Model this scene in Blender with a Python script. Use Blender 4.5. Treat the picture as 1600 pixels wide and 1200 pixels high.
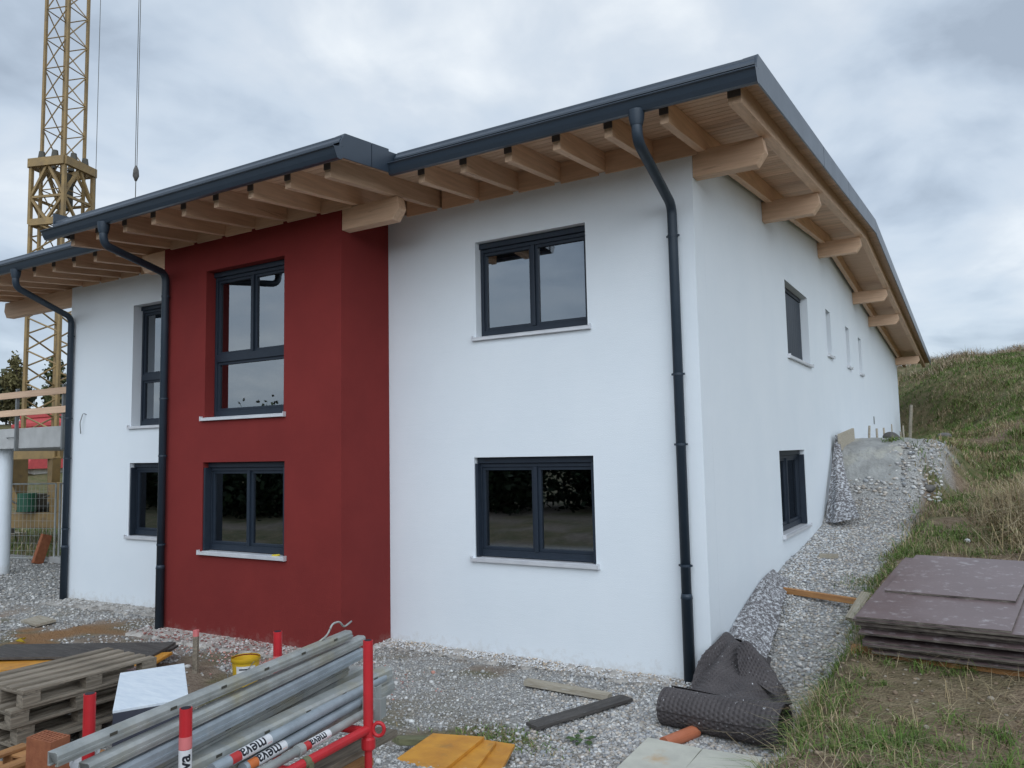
import bpy, math, random
import numpy as np
from mathutils import Vector, Matrix
random.seed(7); RNG = np.random.default_rng(11)
SC = bpy.context.scene
COL = SC.collection
for o in list(bpy.data.objects): bpy.data.objects.remove(o)
# ------------------------------------------------------------------ camera
yaw, pit, rol = math.radians(30.767), math.radians(4.981), math.radians(-1.146)
fw = Vector((-math.sin(yaw)*math.cos(pit), math.cos(yaw)*math.cos(pit), math.sin(pit)))
r0 = Vector((math.cos(yaw), math.sin(yaw), 0)); u0 = r0.cross(fw)
rr = r0*math.cos(rol)+u0*math.sin(rol); uu = u0*math.cos(rol)-r0*math.sin(rol)
cam = bpy.data.objects.new('camera', bpy.data.cameras.new('camera')); COL.objects.link(cam)
cam.matrix_world = Matrix(((rr.x, uu.x, -fw.x, 2.5651), (rr.y, uu.y, -fw.y, -8.3314), (rr.z, uu.z, -fw.z, 2.5054), (0, 0, 0, 1)))
cam.data.sensor_fit = 'HORIZONTAL'; cam.data.sensor_width = 36; cam.data.lens = 27.36
cam.data.clip_start = .05; cam.data.clip_end = 2000
SC.camera = cam
# ------------------------------------------------------------------ sky: overcast, Nishita behind cloud
SUN_DIR = Vector((.50, -.80, .58)).normalized()
world = bpy.data.worlds.new('World'); SC.world = world; world.use_nodes = True
wt = world.node_tree; wt.nodes.clear()
def N(t, typ, **kw):
    n = t.nodes.new(typ)
    for k, v in kw.items():
        if k.startswith('i_'): n.inputs[k[2:].replace('_', ' ')].default_value = v
        elif isinstance(k, str): setattr(n, k, v)
    return n
def L(t, a, ao, b, bi): t.links.new(a.outputs[ao], b.inputs[bi])
sky = N(wt, 'ShaderNodeTexSky', sky_type='NISHITA', sun_disc=False)
sky.sun_elevation = math.asin(SUN_DIR.z); sky.sun_rotation = math.atan2(SUN_DIR.x, SUN_DIR.y)
tc = N(wt, 'ShaderNodeTexCoord'); sep = N(wt, 'ShaderNodeSeparateXYZ'); L(wt, tc, 'Generated', sep, 0)
zc = N(wt, 'ShaderNodeMath', operation='MAXIMUM'); L(wt, sep, 2, zc, 0); zc.inputs[1].default_value = 0
za = N(wt, 'ShaderNodeMath', operation='ADD'); L(wt, zc, 0, za, 0); za.inputs[1].default_value = .34
cx = N(wt, 'ShaderNodeMath', operation='DIVIDE'); L(wt, sep, 0, cx, 0); L(wt, za, 0, cx, 1)
cy = N(wt, 'ShaderNodeMath', operation='DIVIDE'); L(wt, sep, 1, cy, 0); L(wt, za, 0, cy, 1)
cmb = N(wt, 'ShaderNodeCombineXYZ'); L(wt, cx, 0, cmb, 0); L(wt, cy, 0, cmb, 1); cmb.inputs[2].default_value = 3.1
n1 = N(wt, 'ShaderNodeTexNoise', i_Scale=1.7, i_Detail=7, i_Roughness=.50, i_Distortion=.5); L(wt, cmb, 0, n1, 'Vector')
n2 = N(wt, 'ShaderNodeTexNoise', i_Scale=5.5, i_Detail=6, i_Roughness=.5, i_Distortion=.3); L(wt, cmb, 0, n2, 'Vector')
ad = N(wt, 'ShaderNodeMath', operation='MULTIPLY_ADD'); L(wt, n2, 0, ad, 0); ad.inputs[1].default_value = .38; L(wt, n1, 0, ad, 2)
cr = N(wt, 'ShaderNodeValToRGB'); L(wt, ad, 0, cr, 0)
e = cr.color_ramp.elements
e[0].position = .54; e[0].color = (.27, .32, .385, 1)
e[1].position = .90; e[1].color = (.60, .635, .665, 1)
for p, c in ((.62, (.345, .405, .48, 1)), (.70, (.415, .475, .545, 1)), (.78, (.465, .515, .572, 1))):
    q = e.new(p); q.color = c
b1 = N(wt, 'ShaderNodeBackground', i_Strength=.10); L(wt, sky, 0, b1, 0)
b2 = N(wt, 'ShaderNodeBackground', i_Strength=1.0); L(wt, cr, 0, b2, 0)
mx = N(wt, 'ShaderNodeMixShader'); mx.inputs[0].default_value = .90; L(wt, b1, 0, mx, 1); L(wt, b2, 0, mx, 2)
wo = N(wt, 'ShaderNodeOutputWorld'); L(wt, mx, 0, wo, 0)
# ------------------------------------------------------------------ sun behind thick cloud
sl = bpy.data.lights.new('sun', 'SUN'); sl.energy = 1.5; sl.angle = math.radians(75); sl.color = (.90, .99, 1.09)
so = bpy.data.objects.new('sun', sl); COL.objects.link(so); so.location = (6, -16, 15)
so.rotation_euler = SUN_DIR.to_track_quat('Z', 'Y').to_euler()
vs = SC.view_settings
vs.view_transform = 'Standard'; vs.look = 'None'; vs.exposure = 0.62; vs.gamma = 1; vs.use_curve_mapping = False
SC.cycles.use_denoising = True; SC.cycles.max_bounces = 8; SC.cycles.transparent_max_bounces = 12
# ------------------------------------------------------------------ materials
MATS = {}
def mat(name, c1, c2=None, rough=.8, scale=4, detail=5, stretch=(1, 1, 1), bump=0, bscale=60, metal=0, spec=.5,
        lo=.35, hi=.65, c3=None, s3=1.0, t3=(.55, .7), attr=None, coords='Object', bdist=.01, rvar=0, rand=0, b2=0, splash=None):
    m = bpy.data.materials.new(name); m.use_nodes = True; t = m.node_tree; p = t.nodes['Principled BSDF']
    MATS[name] = m
    p.inputs['Roughness'].default_value = rough; p.inputs['Metallic'].default_value = metal
    p.inputs['Specular IOR Level'].default_value = spec
    tcn = N(t, 'ShaderNodeTexCoord'); mp = N(t, 'ShaderNodeMapping'); mp.inputs['Scale'].default_value = stretch
    L(t, tcn, coords, mp, 0)
    c2 = c2 or tuple(x*.82 for x in c1)
    no = N(t, 'ShaderNodeTexNoise', i_Scale=scale, i_Detail=detail, i_Roughness=.6); L(t, mp, 0, no, 'Vector')
    ra = N(t, 'ShaderNodeValToRGB'); L(t, no, 0, ra, 0)
    ra.color_ramp.elements[0].position = lo; ra.color_ramp.elements[0].color = (*c1, 1)
    ra.color_ramp.elements[1].position = hi; ra.color_ramp.elements[1].color = (*c2, 1)
    last, lo_ = ra, 0
    if c3:
        n3 = N(t, 'ShaderNodeTexNoise', i_Scale=s3, i_Detail=6, i_Roughness=.65); L(t, mp, 0, n3, 'Vector')
        r3 = N(t, 'ShaderNodeMapRange'); r3.inputs[1].default_value = t3[0]; r3.inputs[2].default_value = t3[1]; L(t, n3, 0, r3, 0)
        m3 = N(t, 'ShaderNodeMixRGB'); L(t, r3, 0, m3, 0); L(t, ra, 0, m3, 1); m3.inputs[2].default_value = (*c3, 1); last = m3
    if attr:
        a = N(t, 'ShaderNodeAttribute', attribute_name=attr)
        mm = N(t, 'ShaderNodeMixRGB', blend_type='MULTIPLY'); mm.inputs[0].default_value = 1
        L(t, last, 0, mm, 1); L(t, a, 'Color', mm, 2); last = mm
    if splash:
        sx = N(t, 'ShaderNodeSeparateXYZ'); L(t, tcn, 'Object', sx, 0)
        ns = N(t, 'ShaderNodeTexNoise', i_Scale=9.0, i_Detail=8, i_Roughness=.75); L(t, tcn, 'Object', ns, 'Vector')
        zr_ = N(t, 'ShaderNodeMapRange'); zr_.inputs[1].default_value = .0; zr_.inputs[2].default_value = .45; zr_.inputs[3].default_value = .18; zr_.inputs[4].default_value = -.35; L(t, sx, 2, zr_, 0)
        ad_ = N(t, 'ShaderNodeMath', operation='ADD'); L(t, ns, 0, ad_, 0); L(t, zr_, 0, ad_, 1)
        th_ = N(t, 'ShaderNodeMapRange'); th_.inputs[1].default_value = .52; th_.inputs[2].default_value = .82; th_.inputs[4].default_value = .55; L(t, ad_, 0, th_, 0)
        ms_ = N(t, 'ShaderNodeMixRGB'); L(t, th_, 0, ms_, 0); L(t, last, 0, ms_, 1); ms_.inputs[2].default_value = (*splash, 1); last = ms_
    if rand:
        oi = N(t, 'ShaderNodeObjectInfo'); mr_ = N(t, 'ShaderNodeMapRange'); mr_.inputs[3].default_value = 1-rand; mr_.inputs[4].default_value = 1+rand*.6; L(t, oi, 'Random', mr_, 0)
        hs = N(t, 'ShaderNodeHueSaturation'); L(t, mr_, 0, hs, 'Value'); L(t, last, 0, hs, 'Color'); last = hs
    L(t, last, 0, p, 'Base Color')
    if rvar:
        rm = N(t, 'ShaderNodeMapRange'); rm.inputs[3].default_value = rough-rvar; rm.inputs[4].default_value = rough+rvar
        L(t, no, 0, rm, 0); L(t, rm, 0, p, 'Roughness')
    if bump:
        nb = N(t, 'ShaderNodeTexNoise', i_Scale=bscale, i_Detail=4, i_Roughness=.65); L(t, mp, 0, nb, 'Vector')
        bu = N(t, 'ShaderNodeBump', i_Strength=bump, i_Distance=bdist); L(t, nb, 0, bu, 'Height'); L(t, bu, 0, p, 'Normal')
        if b2:
            n4 = N(t, 'ShaderNodeTexNoise', i_Scale=7.0, i_Detail=3, i_Roughness=.6); m4 = N(t, 'ShaderNodeMapping'); m4.inputs['Scale'].default_value = (.5, .5, 2.2); L(t, tcn, coords, m4, 0); L(t, m4, 0, n4, 'Vector')
            bb = N(t, 'ShaderNodeBump', i_Strength=b2, i_Distance=.012); L(t, n4, 0, bb, 'Height'); L(t, bb, 0, bu, 'Normal')
    return m
mat('plaster_white', (.755, .80, .835), (.725, .775, .815), rough=.93, scale=.9, bump=.6, bscale=95, spec=.2, bdist=.006, b2=.13, splash=(.50, .47, .43))
mat('plaster_red', (.206, .029, .026), (.180, .0255, .0235), rough=.9, scale=1.3, bump=.6, bscale=95, spec=.2, bdist=.006, b2=.13, splash=(.30, .17, .15))
mat('interior', (.42, .40, .38), rough=.95, spec=.1)
mat('anthracite', (.030, .044, .064), (.025, .038, .056), rough=.34, scale=3, spec=.75, rvar=.05)
mat('frame', (.017, .026, .040), (.014, .022, .035), rough=.5, scale=9, spec=.38)
mat('pipe_metal', (.026, .040, .058), (.021, .034, .050), rough=.48, scale=4, spec=.4)
mat('aluminium', (.72, .73, .75), (.62, .63, .66), rough=.4, scale=3, metal=.3)
mat('wood_x', (.74, .51, .35), (.61, .41, .275), rough=.65, scale=3, stretch=(.6, 9, 9), bump=.15, bscale=20, c3=(.36, .225, .15), s3=2.2, t3=(.62, .76), spec=.3, rand=.16)
mat('wood_y', (.74, .51, .35), (.61, .41, .275), rough=.65, scale=3, stretch=(9, .6, 9), bump=.15, bscale=20, c3=(.36, .225, .15), s3=2.2, t3=(.62, .76), spec=.3, rand=.16)
mat('wood_grey', (.33, .28, .22), (.18, .15, .115), rough=.9, scale=3, stretch=(1, 14, 14), bump=.5, bscale=22, c3=(.08, .08, .07), s3=2, t3=(.58, .72), spec=.2, rand=.22)
mat('wood_plank', (.40, .36, .29), (.29, .25, .19), rough=.9, scale=3, stretch=(1.2, 12, 12), bump=.4, bscale=22, c3=(.48, .46, .42), s3=5, t3=(.58, .7), spec=.2, rand=.22)
mat('wood_orange', (.45, .23, .09), (.33, .16, .07), rough=.85, scale=3, stretch=(1, 10, 10), bump=.3, bscale=20, spec=.25, rand=.22)
mat('wood_dark', (.10, .092, .085), (.06, .055, .052), rough=.85, scale=3, stretch=(1, 10, 10), bump=.4, bscale=25, c3=(.30, .29, .28), s3=9, t3=(.62, .72), spec=.3)
mat('wood_green', (.20, .20, .11), (.12, .12, .075), rough=.9, scale=4, stretch=(1, 9, 9), bump=.5, bscale=20, spec=.2)
mat('wood_mould', (.10, .09, .08), (.24, .22, .18), rough=.95, scale=14, stretch=(1, 1, 4), bump=.4, bscale=40, spec=.2)
mat('ply_film', (.125, .083, .082), (.17, .125, .125), rough=.36, scale=1.6, stretch=(1, 1.2, 1), bump=.1, bscale=30, c3=(.34, .305, .305), s3=11, t3=(.56, .74), spec=.6, rvar=.12)
mat('ply_edge', (.05, .04, .037), (.20, .175, .145), rough=.9, scale=9, stretch=(1, 1, 5), bump=.3, bscale=40, rand=.22)
mat('yellow_ply', (.62, .29, .035), (.48, .20, .025), rough=.6, scale=5, bump=.25, bscale=30, c3=(.30, .16, .05), s3=4, t3=(.56, .74))
mat('pale_board', (.56, .55, .47), (.46, .45, .39), rough=.75, scale=4, bump=.2, bscale=40, c3=(.50, .33, .17), s3=1.6, t3=(.62, .76))
mat('foam_white', (.73, .79, .84), (.62, .69, .76), rough=.8, scale=6, stretch=(1, 4, 1), bump=.3, bscale=25, c3=(.40, .47, .54), s3=9, t3=(.68, .8))
mat('foam_dark', (.035, .04, .06), (.05, .055, .075), rough=.7, scale=3, c3=(.7, .72, .75), s3=7, t3=(.66, .70), bump=.2)
mat('galv', (.43, .445, .43), (.30, .315, .305), rough=.5, scale=7, detail=7, metal=.15, bump=.2, bscale=40, c3=(.36, .335, .24), s3=3.4, t3=(.50, .72), rvar=.1, rand=.15)
mat('galv_blue', (.38, .43, .47), (.29, .33, .36), rough=.45, scale=9, metal=.2, bump=.15, bscale=50, c3=(.44, .44, .42), s3=5, t3=(.6, .75))
mat('red_paint', (.55, .022, .03), (.46, .02, .026), rough=.42, scale=6, bump=.1, bscale=40, c3=(.25, .02, .02), s3=12, t3=(.68, .74))
mat('sticker_white', (.78, .78, .79), rough=.5, scale=20, c3=(.5, .5, .5), s3=20, t3=(.66, .8))
mat('sticker_black', (.012, .014, .022), rough=.5)
mat('sticker_red', (.55, .04, .04), rough=.5)
mat('sticker_pink', (.72, .20, .20), rough=.5)
mat('sticker_orange', (.75, .20, .05), rough=.5)
mat('bucket_yellow', (.66, .42, .02), (.55, .34, .02), rough=.45, scale=5, c3=(.33, .05, .03), s3=6, t3=(.64, .68))
mat('paint_wet', (.20, .02, .018), (.13, .012, .012), rough=.35, scale=7)
mat('membrane', (.085, .074, .074), (.062, .054, .055), rough=.6, scale=5, spec=.35, c3=(.66, .66, .67), s3=24, t3=(.65, .69), bump=.1)
mat('membrane_splashed', (.09, .082, .082), (.15, .14, .142), rough=.8, scale=8, c3=(.60, .61, .63), s3=24, t3=(.46, .64), bump=.15)
mat('clay', (.36, .13, .06), (.27, .09, .042), rough=.9, scale=12, bump=.4, bscale=60)
mat('orange_pipe', (.55, .18, .09), rough=.45, scale=4)
mat('crane_yellow', (.29, .19, .075), (.20, .135, .06), rough=.6, scale=3, c3=(.16, .10, .06), s3=4, t3=(.58, .75))
mat('crane_dark', (.07, .065, .05), rough=.7)
mat('concrete', (.46, .46, .45), (.38, .38, .37), rough=.9, scale=3, bump=.3, bscale=30)
mat('concrete_rough', (.50, .47, .43), (.33, .30, .27), rough=.95, scale=6, detail=8, bump=1, bscale=16, bdist=.03, c3=(.66, .65, .64), s3=5, t3=(.56, .66))
mat('geotextile', (.36, .36, .345), (.24, .24, .23), rough=.95, scale=3.4, detail=9, bump=1, bscale=9, bdist=.06, c3=(.45, .43, .36), s3=1.3, t3=(.52, .7))
mat('roof_tile_red', (.45, .06, .06), rough=.7)
mat('far_wall', (.6, .57, .52), rough=.9)
mat('far_window', (.05, .06, .07), rough=.2)
mat('bark', (.12, .09, .065), (.07, .055, .04), rough=.95, scale=6, stretch=(4, 4, 1), bump=.6, bscale=14)
mat('leaf', (.9, .9, .9), (.65, .65, .65), rough=.7, scale=2, attr='col', spec=.25)
mat('stone', (1, 1, 1), (.8, .8, .8), rough=.88, scale=40, attr='col', spec=.3)
mat('blade', (1, 1, 1), (.85, .85, .85), rough=.75, scale=3, attr='col', spec=.2)
mat('bracket_metal', (.13, .11, .10), rough=.6)
mat('rock', (.07, .065, .06), (.14, .13, .12), rough=.9, scale=7, bump=.8, bscale=14)
mat('wire', (.25, .26, .26), rough=.5, metal=.5)
mat('plastic_sheet', (.55, .56, .57), (.42, .43, .44), rough=.35, scale=9, bump=.4, bscale=14)
mat('teal', (.03, .22, .24), rough=.5)
mat('green_plastic', (.015, .09, .05), rough=.5)
mat('yellow_scrap', (.72, .55, .05), rough=.6)
mat('debris_white', (.72, .72, .72), (.55, .53, .5), rough=.9, scale=20)
def glass_mat():
    m = bpy.data.materials.new('window_glass'); m.use_nodes = True; t = m.node_tree; t.nodes.clear()
    tr = N(t, 'ShaderNodeBsdfTransparent'); tr.inputs[0].default_value = (.42, .46, .47, 1)
    gl = N(t, 'ShaderNodeBsdfGlossy'); gl.inputs['Roughness'].default_value = .012; gl.inputs[0].default_value = (.86, .93, 1, 1)
    fr = N(t, 'ShaderNodeFresnel'); fr.inputs[0].default_value = 3.5
    no = N(t, 'ShaderNodeTexNoise', i_Scale=1.1, i_Detail=1); tcn = N(t, 'ShaderNodeTexCoord'); L(t, tcn, 'Object', no, 'Vector')
    bu = N(t, 'ShaderNodeBump', i_Strength=.06, i_Distance=.03); L(t, no, 0, bu, 'Height'); L(t, bu, 0, gl, 'Normal')
    ms = N(t, 'ShaderNodeMixShader'); L(t, fr, 0, ms, 0); L(t, tr, 0, ms, 1); L(t, gl, 0, ms, 2)
    ou = N(t, 'ShaderNodeOutputMaterial'); L(t, ms, 0, ou, 0); MATS['window_glass'] = m
glass_mat()
def ground_mat():
    m = bpy.data.materials.new('ground'); m.use_nodes = True; t = m.node_tree; p = t.nodes['Principled BSDF']; MATS['ground'] = m
    p.inputs['Roughness'].default_value = .95; p.inputs['Specular IOR Level'].default_value = .2
    tcn = N(t, 'ShaderNodeTexCoord')
    def ramp(scale, c1, c2, lo=.35, hi=.65, detail=8):
        no = N(t, 'ShaderNodeTexNoise', i_Scale=scale, i_Detail=detail, i_Roughness=.65); L(t, tcn, 'Object', no, 'Vector')
        ra = N(t, 'ShaderNodeValToRGB'); L(t, no, 0, ra, 0)
        ra.color_ramp.elements[0].position = lo; ra.color_ramp.elements[0].color = (*c1, 1)
        ra.color_ramp.elements[1].position = hi; ra.color_ramp.elements[1].color = (*c2, 1)
        return ra
    gv = ramp(38, (.15, .145, .135), (.48, .47, .45), .30, .66)
    so_ = ramp(7, (.145, .10, .065), (.26, .195, .135))
    gr = ramp(2.2, (.075, .095, .030), (.19, .155, .085), .38, .62)
    vo = N(t, 'ShaderNodeTexVoronoi', i_Scale=42.0); L(t, tcn, 'Object', vo, 'Vector')
    a = N(t, 'ShaderNodeAttribute', attribute_name='mask'); s = N(t, 'ShaderNodeSeparateColor'); L(t, a, 'Color', s, 0)
    m1 = N(t, 'ShaderNodeMixRGB'); L(t, s, 0, m1, 0); L(t, so_, 0, m1, 1); L(t, gv, 0, m1, 2)
    m2 = N(t, 'ShaderNodeMixRGB'); L(t, s, 1, m2, 0); L(t, m1, 0, m2, 1); L(t, gr, 0, m2, 2)
    rd = N(t, 'ShaderNodeMixRGB'); L(t, s, 2, rd, 0); L(t, m2, 0, rd, 1); rd.inputs[2].default_value = (.27, .15, .07, 1)
    L(t, rd, 0, p, 'Base Color')
    bu = N(t, 'ShaderNodeBump', i_Strength=.9, i_Distance=.02); L(t, vo, 'Distance', bu, 'Height')
    nb = N(t, 'ShaderNodeTexNoise', i_Scale=12.0, i_Detail=7); L(t, tcn, 'Object', nb, 'Vector')
    bu2 = N(t, 'ShaderNodeBump', i_Strength=.8, i_Distance=.04); L(t, nb, 0, bu2, 'Height'); L(t, bu, 0, bu2, 'Normal'); L(t, bu2, 0, p, 'Normal')
ground_mat()
# ------------------------------------------------------------------ mesh helpers
class MB:
    def __init__(s): s.v = []; s.f = []
    def add(s, vs_, fs): n = len(s.v); s.v += [tuple(p) for p in vs_]; s.f += [tuple(i+n for i in f) for f in fs]; return s
    def box(s, x0, x1, y0, y1, z0, z1):
        x0, x1 = sorted((x0, x1)); y0, y1 = sorted((y0, y1)); z0, z1 = sorted((z0, z1))
        return s.add([(x0, y0, z0), (x1, y0, z0), (x1, y1, z0), (x0, y1, z0), (x0, y0, z1), (x1, y0, z1), (x1, y1, z1), (x0, y1, z1)],
                     [(0, 3, 2, 1), (4, 5, 6, 7), (0, 1, 5, 4), (1, 2, 6, 5), (2, 3, 7, 6), (3, 0, 4, 7)])
    def hexa(s, b, t):   # bottom quad (ccw from above), top quad
        return s.add(list(b)+list(t), [(0, 3, 2, 1), (4, 5, 6, 7), (0, 1, 5, 4), (1, 2, 6, 5), (2, 3, 7, 6), (3, 0, 4, 7)])
    def extrude(s, poly, d):   # planar polygon swept by vector d, closed
        n = len(poly); p = [Vector(q) for q in poly]; d = Vector(d)
        nor = sum(((p[i]-p[0]).cross(p[i+1]-p[0]) for i in range(1, n-1)), Vector())
        if nor.dot(d) > 0: p = p[::-1]
        return s.add(p+[q+d for q in p], [tuple(range(n)), tuple(range(2*n-1, n-1, -1))]+[((i+1) % n, i, i+n, (i+1) % n+n) for i in range(n)])
    def tube(s, pts, r, n=10, cap=True):
        pts = [Vector(p) for p in pts]; m = len(pts); rs = r if isinstance(r, (list, tuple)) else [r]*m
        base = len(s.v); ref = None
        for i, p in enumerate(pts):
            d = (pts[min(i+1, m-1)]-pts[max(i-1, 0)]).normalized()
            if ref is None:
                ref = Vector((0, 0, 1)) if abs(d.z) < .9 else Vector((1, 0, 0))
            a = d.cross(ref).normalized(); b = a.cross(d).normalized(); ref = b
            for k in range(n):
                t = 2*math.pi*k/n; s.v.append(tuple(p+a*(rs[i]*math.cos(t))+b*(rs[i]*math.sin(t))))
        for i in range(m-1):
            for k in range(n):
                k2 = (k+1) % n; s.f.append((base+i*n+k, base+(i+1)*n+k, base+(i+1)*n+k2, base+i*n+k2))
        if cap:
            s.f.append(tuple(base+k for k in range(n))); s.f.append(tuple(base+(m-1)*n+k for k in reversed(range(n))))
        return s
    def bar(s, a, b, w, h, up=(0, 0, 1)):
        a = Vector(a); b = Vector(b); d = (b-a).normalized(); up = Vector(up)
        x = d.cross(up).normalized()*(w/2); z = x.cross(d).normalized()*(h/2)
        return s.hexa([a-x-z, a+x-z, b+x-z, b-x-z], [a-x+z, a+x+z, b+x+z, b-x+z])
    def build(s, name, m, parent=None, smooth=False, bevel=0, jit=0):
        me = bpy.data.meshes.new(name); me.from_pydata(s.v, [], s.f); me.update()
        if jit:
            for v in me.vertices: v.co += Vector((random.uniform(-jit, jit), random.uniform(-jit, jit), random.uniform(-jit, jit)))
        me.materials.append(MATS[m])
        o = bpy.data.objects.new(name, me); COL.objects.link(o)
        if parent is not None: set_parent(o, parent)
        if smooth: me.polygons.foreach_set('use_smooth', [True]*len(me.polygons))
        if bevel:
            md = o.modifiers.new('bevel', 'BEVEL'); md.width = bevel; md.segments = 2; md.limit_method = 'ANGLE'
        return o
def world_of(o):
    m = o.matrix_basis.copy()
    while o.parent: o = o.parent; m = o.matrix_basis @ m
    return m
def set_parent(o, parent):   # geometry is given in world coordinates; keep it there
    o.parent = parent; o.matrix_basis = world_of(parent).inverted() @ o.matrix_basis
def tag(o, label, cat, group=None):
    o['label'] = label; o['category'] = cat
    if group: o['group'] = group
    return o
def empty(name, loc, label, cat, group=None):
    o = bpy.data.objects.new(name, None); COL.objects.link(o); o.location = loc; o.empty_display_size = .2
    return tag(o, label, cat, group)
def structure(o): o['kind'] = 'structure'; return o
def stuff(o, label=None, cat=None):
    o['kind'] = 'stuff'
    if label: o['label'] = label; o['category'] = cat
    return o
def mesh_np(name, V, F, m, parent=None, smooth=False, col=None, colname='col'):
    V = np.asarray(V, np.float32); F = np.asarray(F, np.int32); k = F.shape[1]
    me = bpy.data.meshes.new(name)
    me.vertices.add(len(V)); me.vertices.foreach_set('co', V.ravel())
    me.loops.add(F.size); me.loops.foreach_set('vertex_index', F.ravel())
    me.polygons.add(len(F)); me.polygons.foreach_set('loop_start', np.arange(0, F.size, k, dtype=np.int32))
    me.polygons.foreach_set('loop_total', np.full(len(F), k, np.int32))
    if smooth: me.polygons.foreach_set('use_smooth', np.ones(len(F), bool))
    me.update(calc_edges=True)
    if col is not None:
        a = me.color_attributes.new(colname, 'FLOAT_COLOR', 'POINT')
        c = np.ones((len(V), 4), np.float32); c[:, :3] = col; a.data.foreach_set('color', c.ravel())
    me.materials.append(MATS[m]); o = bpy.data.objects.new(name, me); COL.objects.link(o)
    if parent is not None: set_parent(o, parent)
    return o
def vnoise(x, y, seed=0):
    x = np.asarray(x, float); y = np.asarray(y, float)
    xi = np.floor(x).astype(np.int64); yi = np.floor(y).astype(np.int64); fx = x-xi; fy = y-yi
    def h(a, b):
        n = (a*374761393+b*668265263+seed*1442695041) & 0x7fffffff
        n = ((n ^ (n >> 13))*1274126177) & 0x7fffffff
        return ((n ^ (n >> 16)) & 0xffff)/65535.0
    u = fx*fx*(3-2*fx); v = fy*fy*(3-2*fy)
    return (h(xi, yi)*(1-u)+h(xi+1, yi)*u)*(1-v)+(h(xi, yi+1)*(1-u)+h(xi+1, yi+1)*u)*v
def fbm(x, y, seed=0, o=4):
    s = 0; a = .5; t = 0
    for i in range(o): s = s+a*vnoise(x*2**i, y*2**i, seed+i); t += a; a *= .5
    return s/t
def sstep(t): t = np.clip(t, 0, 1); return t*t*(3-2*t)
# ------------------------------------------------------------------ terrain
YL = [-60, -20, -8, -5, -3.4, -2.5, -.5, 0, 1, 2, 3, 4, 6, 7, 8, 8.8, 10, 25, 27, 38, 45, 90, 300]
ZL = [1.0, 1.1, .9, .58, .18, .0, 0, .02, .25, .48, .68, .80, .93, 1.05, 1.55, 2.42, 2.6, 2.6, 3.15, 6.6, 6.9, 5.0, 4]
YR = [-60, -20, -8, -5, -2, -.7, 1, 3, 5, 9, 12, 16, 20, 25, 32, 38, 45, 90, 300]
ZR = [1.0, 1.2, .9, .66, .46, .60, .88, 1.08, 1.24, 1.45, 1.80, 2.5, 3.3, 4.5, 6.1, 7.0, 7.1, 6, 4]
def edge_x(y): return np.interp(y, [-8, -1, .5, 2.5, 4, 8, 9.5, 12, 22, 25.6, 30], [.9, .95, 1.02, 1.1, 1.28, 1.42, 1.5, 1.75, .9, .3, -1.5])
def height(x, y, rough=True):
    x = np.asarray(x, float); y = np.asarray(y, float)
    zl = np.interp(y, YL, ZL); zr = np.interp(y, YR, ZR)
    flat = np.interp(y, [-60, -20, -8, -5, -3.4, -2.5, 0, 300], [1.0, 1.1, .9, .58, .18, 0, 0, 0])
    low = np.interp(y, [-60, -20, -8, -6, -5, -4, 300], [.9, .9, .55, .2, .05, 0, 0])
    lt = sstep((x+2.3)/1.0)
    left = flat*lt+low*(1-lt)-np.interp(x, [-14, -8], [.10, 0])
    rad = np.hypot(x, y)
    left = left+7.5*sstep((rad-42)/75)*sstep((-x-12)/12)*sstep((y+6)/20)
    t = sstep((x+.33)/.20)          # the slope beside the gable starts at the wall
    t = np.where(y > 25.6, sstep((x+30)/22), t)
    t = np.where(y < -2, 0, t)
    z = left*(1-t)+zl*t
    ins = (x < -.2) & (x > -12) & (y > .2) & (y < 25.3)
    z = np.where(ins, -.15, z)
    w = .55+.9*sstep((y-8)/6)+2.6*sstep((y-15)/9)
    s = sstep((x-edge_x(y))/w)
    z = z*(1-s)+zr*s
    z = z+.20*np.clip(x-2.6, 0, 6)*sstep((y-2)/5)*(1-.75*sstep((y-14)/14))
    if rough:
        a = np.where((x > edge_x(y)), .10, .035)*np.where(y > 20, 3.0, 1.0)
        z = z+a*(fbm(x*1.3, y*1.3, 3)-.5)+.02*(fbm(x*7, y*7, 9, 3)-.5)*np.where(ins, 0, 1)
    return z
def hz(x, y): return float(height(np.array([x]), np.array([y]))[0])
def dirt(x, y):
    p = np.exp(-((x+1.25)**2/.9+(y+2.6)**2/.16))*1.2+np.exp(-((x+4.6)**2/4.5+(y+2.4)**2/.9))*1.0+np.exp(-((x+9)**2/12+(y+2.2)**2/2.2))*1.05+np.exp(-((x+2.6)**2/3+(y+.55)**2/.10))*.9
    return np.clip(p*sstep((fbm(x*1.7, y*1.7, 61)-.36)/.2), 0, 1)*(y < 0)
def axis(segs):
    out = []
    for a, b, st in segs: out += list(np.arange(a, b, st))
    return np.array(sorted(set(np.round(out, 4))))
gx = axis([(-420, -60, 12), (-60, -26, 2), (-26, -12.4, .5), (-12.4, -8, .25), (-8, -.36, .10), (-.36, 3.6, .05), (3.6, 8, .3), (8, 40, 2), (40, 421, 14)])
gy = axis([(-420, -40, 14), (-40, -9, 1), (-9, -5, .3), (-5, 5, .06), (5, 16, .12), (16, 44, .4), (44, 100, 3), (100, 421, 14)])
GX, GY = np.meshgrid(gx, gy); Z = height(GX, GY)
nx, ny = len(gx), len(gy)
V = np.stack([GX, GY, Z], -1).reshape(-1, 3)
ii = (np.arange(ny-1)[:, None]*nx+np.arange(nx-1)[None, :]).ravel()
F = np.stack([ii, ii+1, ii+nx+1, ii+nx], 1)
x, y = V[:, 0], V[:, 1]
wob = (fbm(x*2.2, y*2.2, 21)-.5)*.5
gravel = 1-sstep((x-edge_x(y)-.10-wob*.8)/.25)
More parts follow.
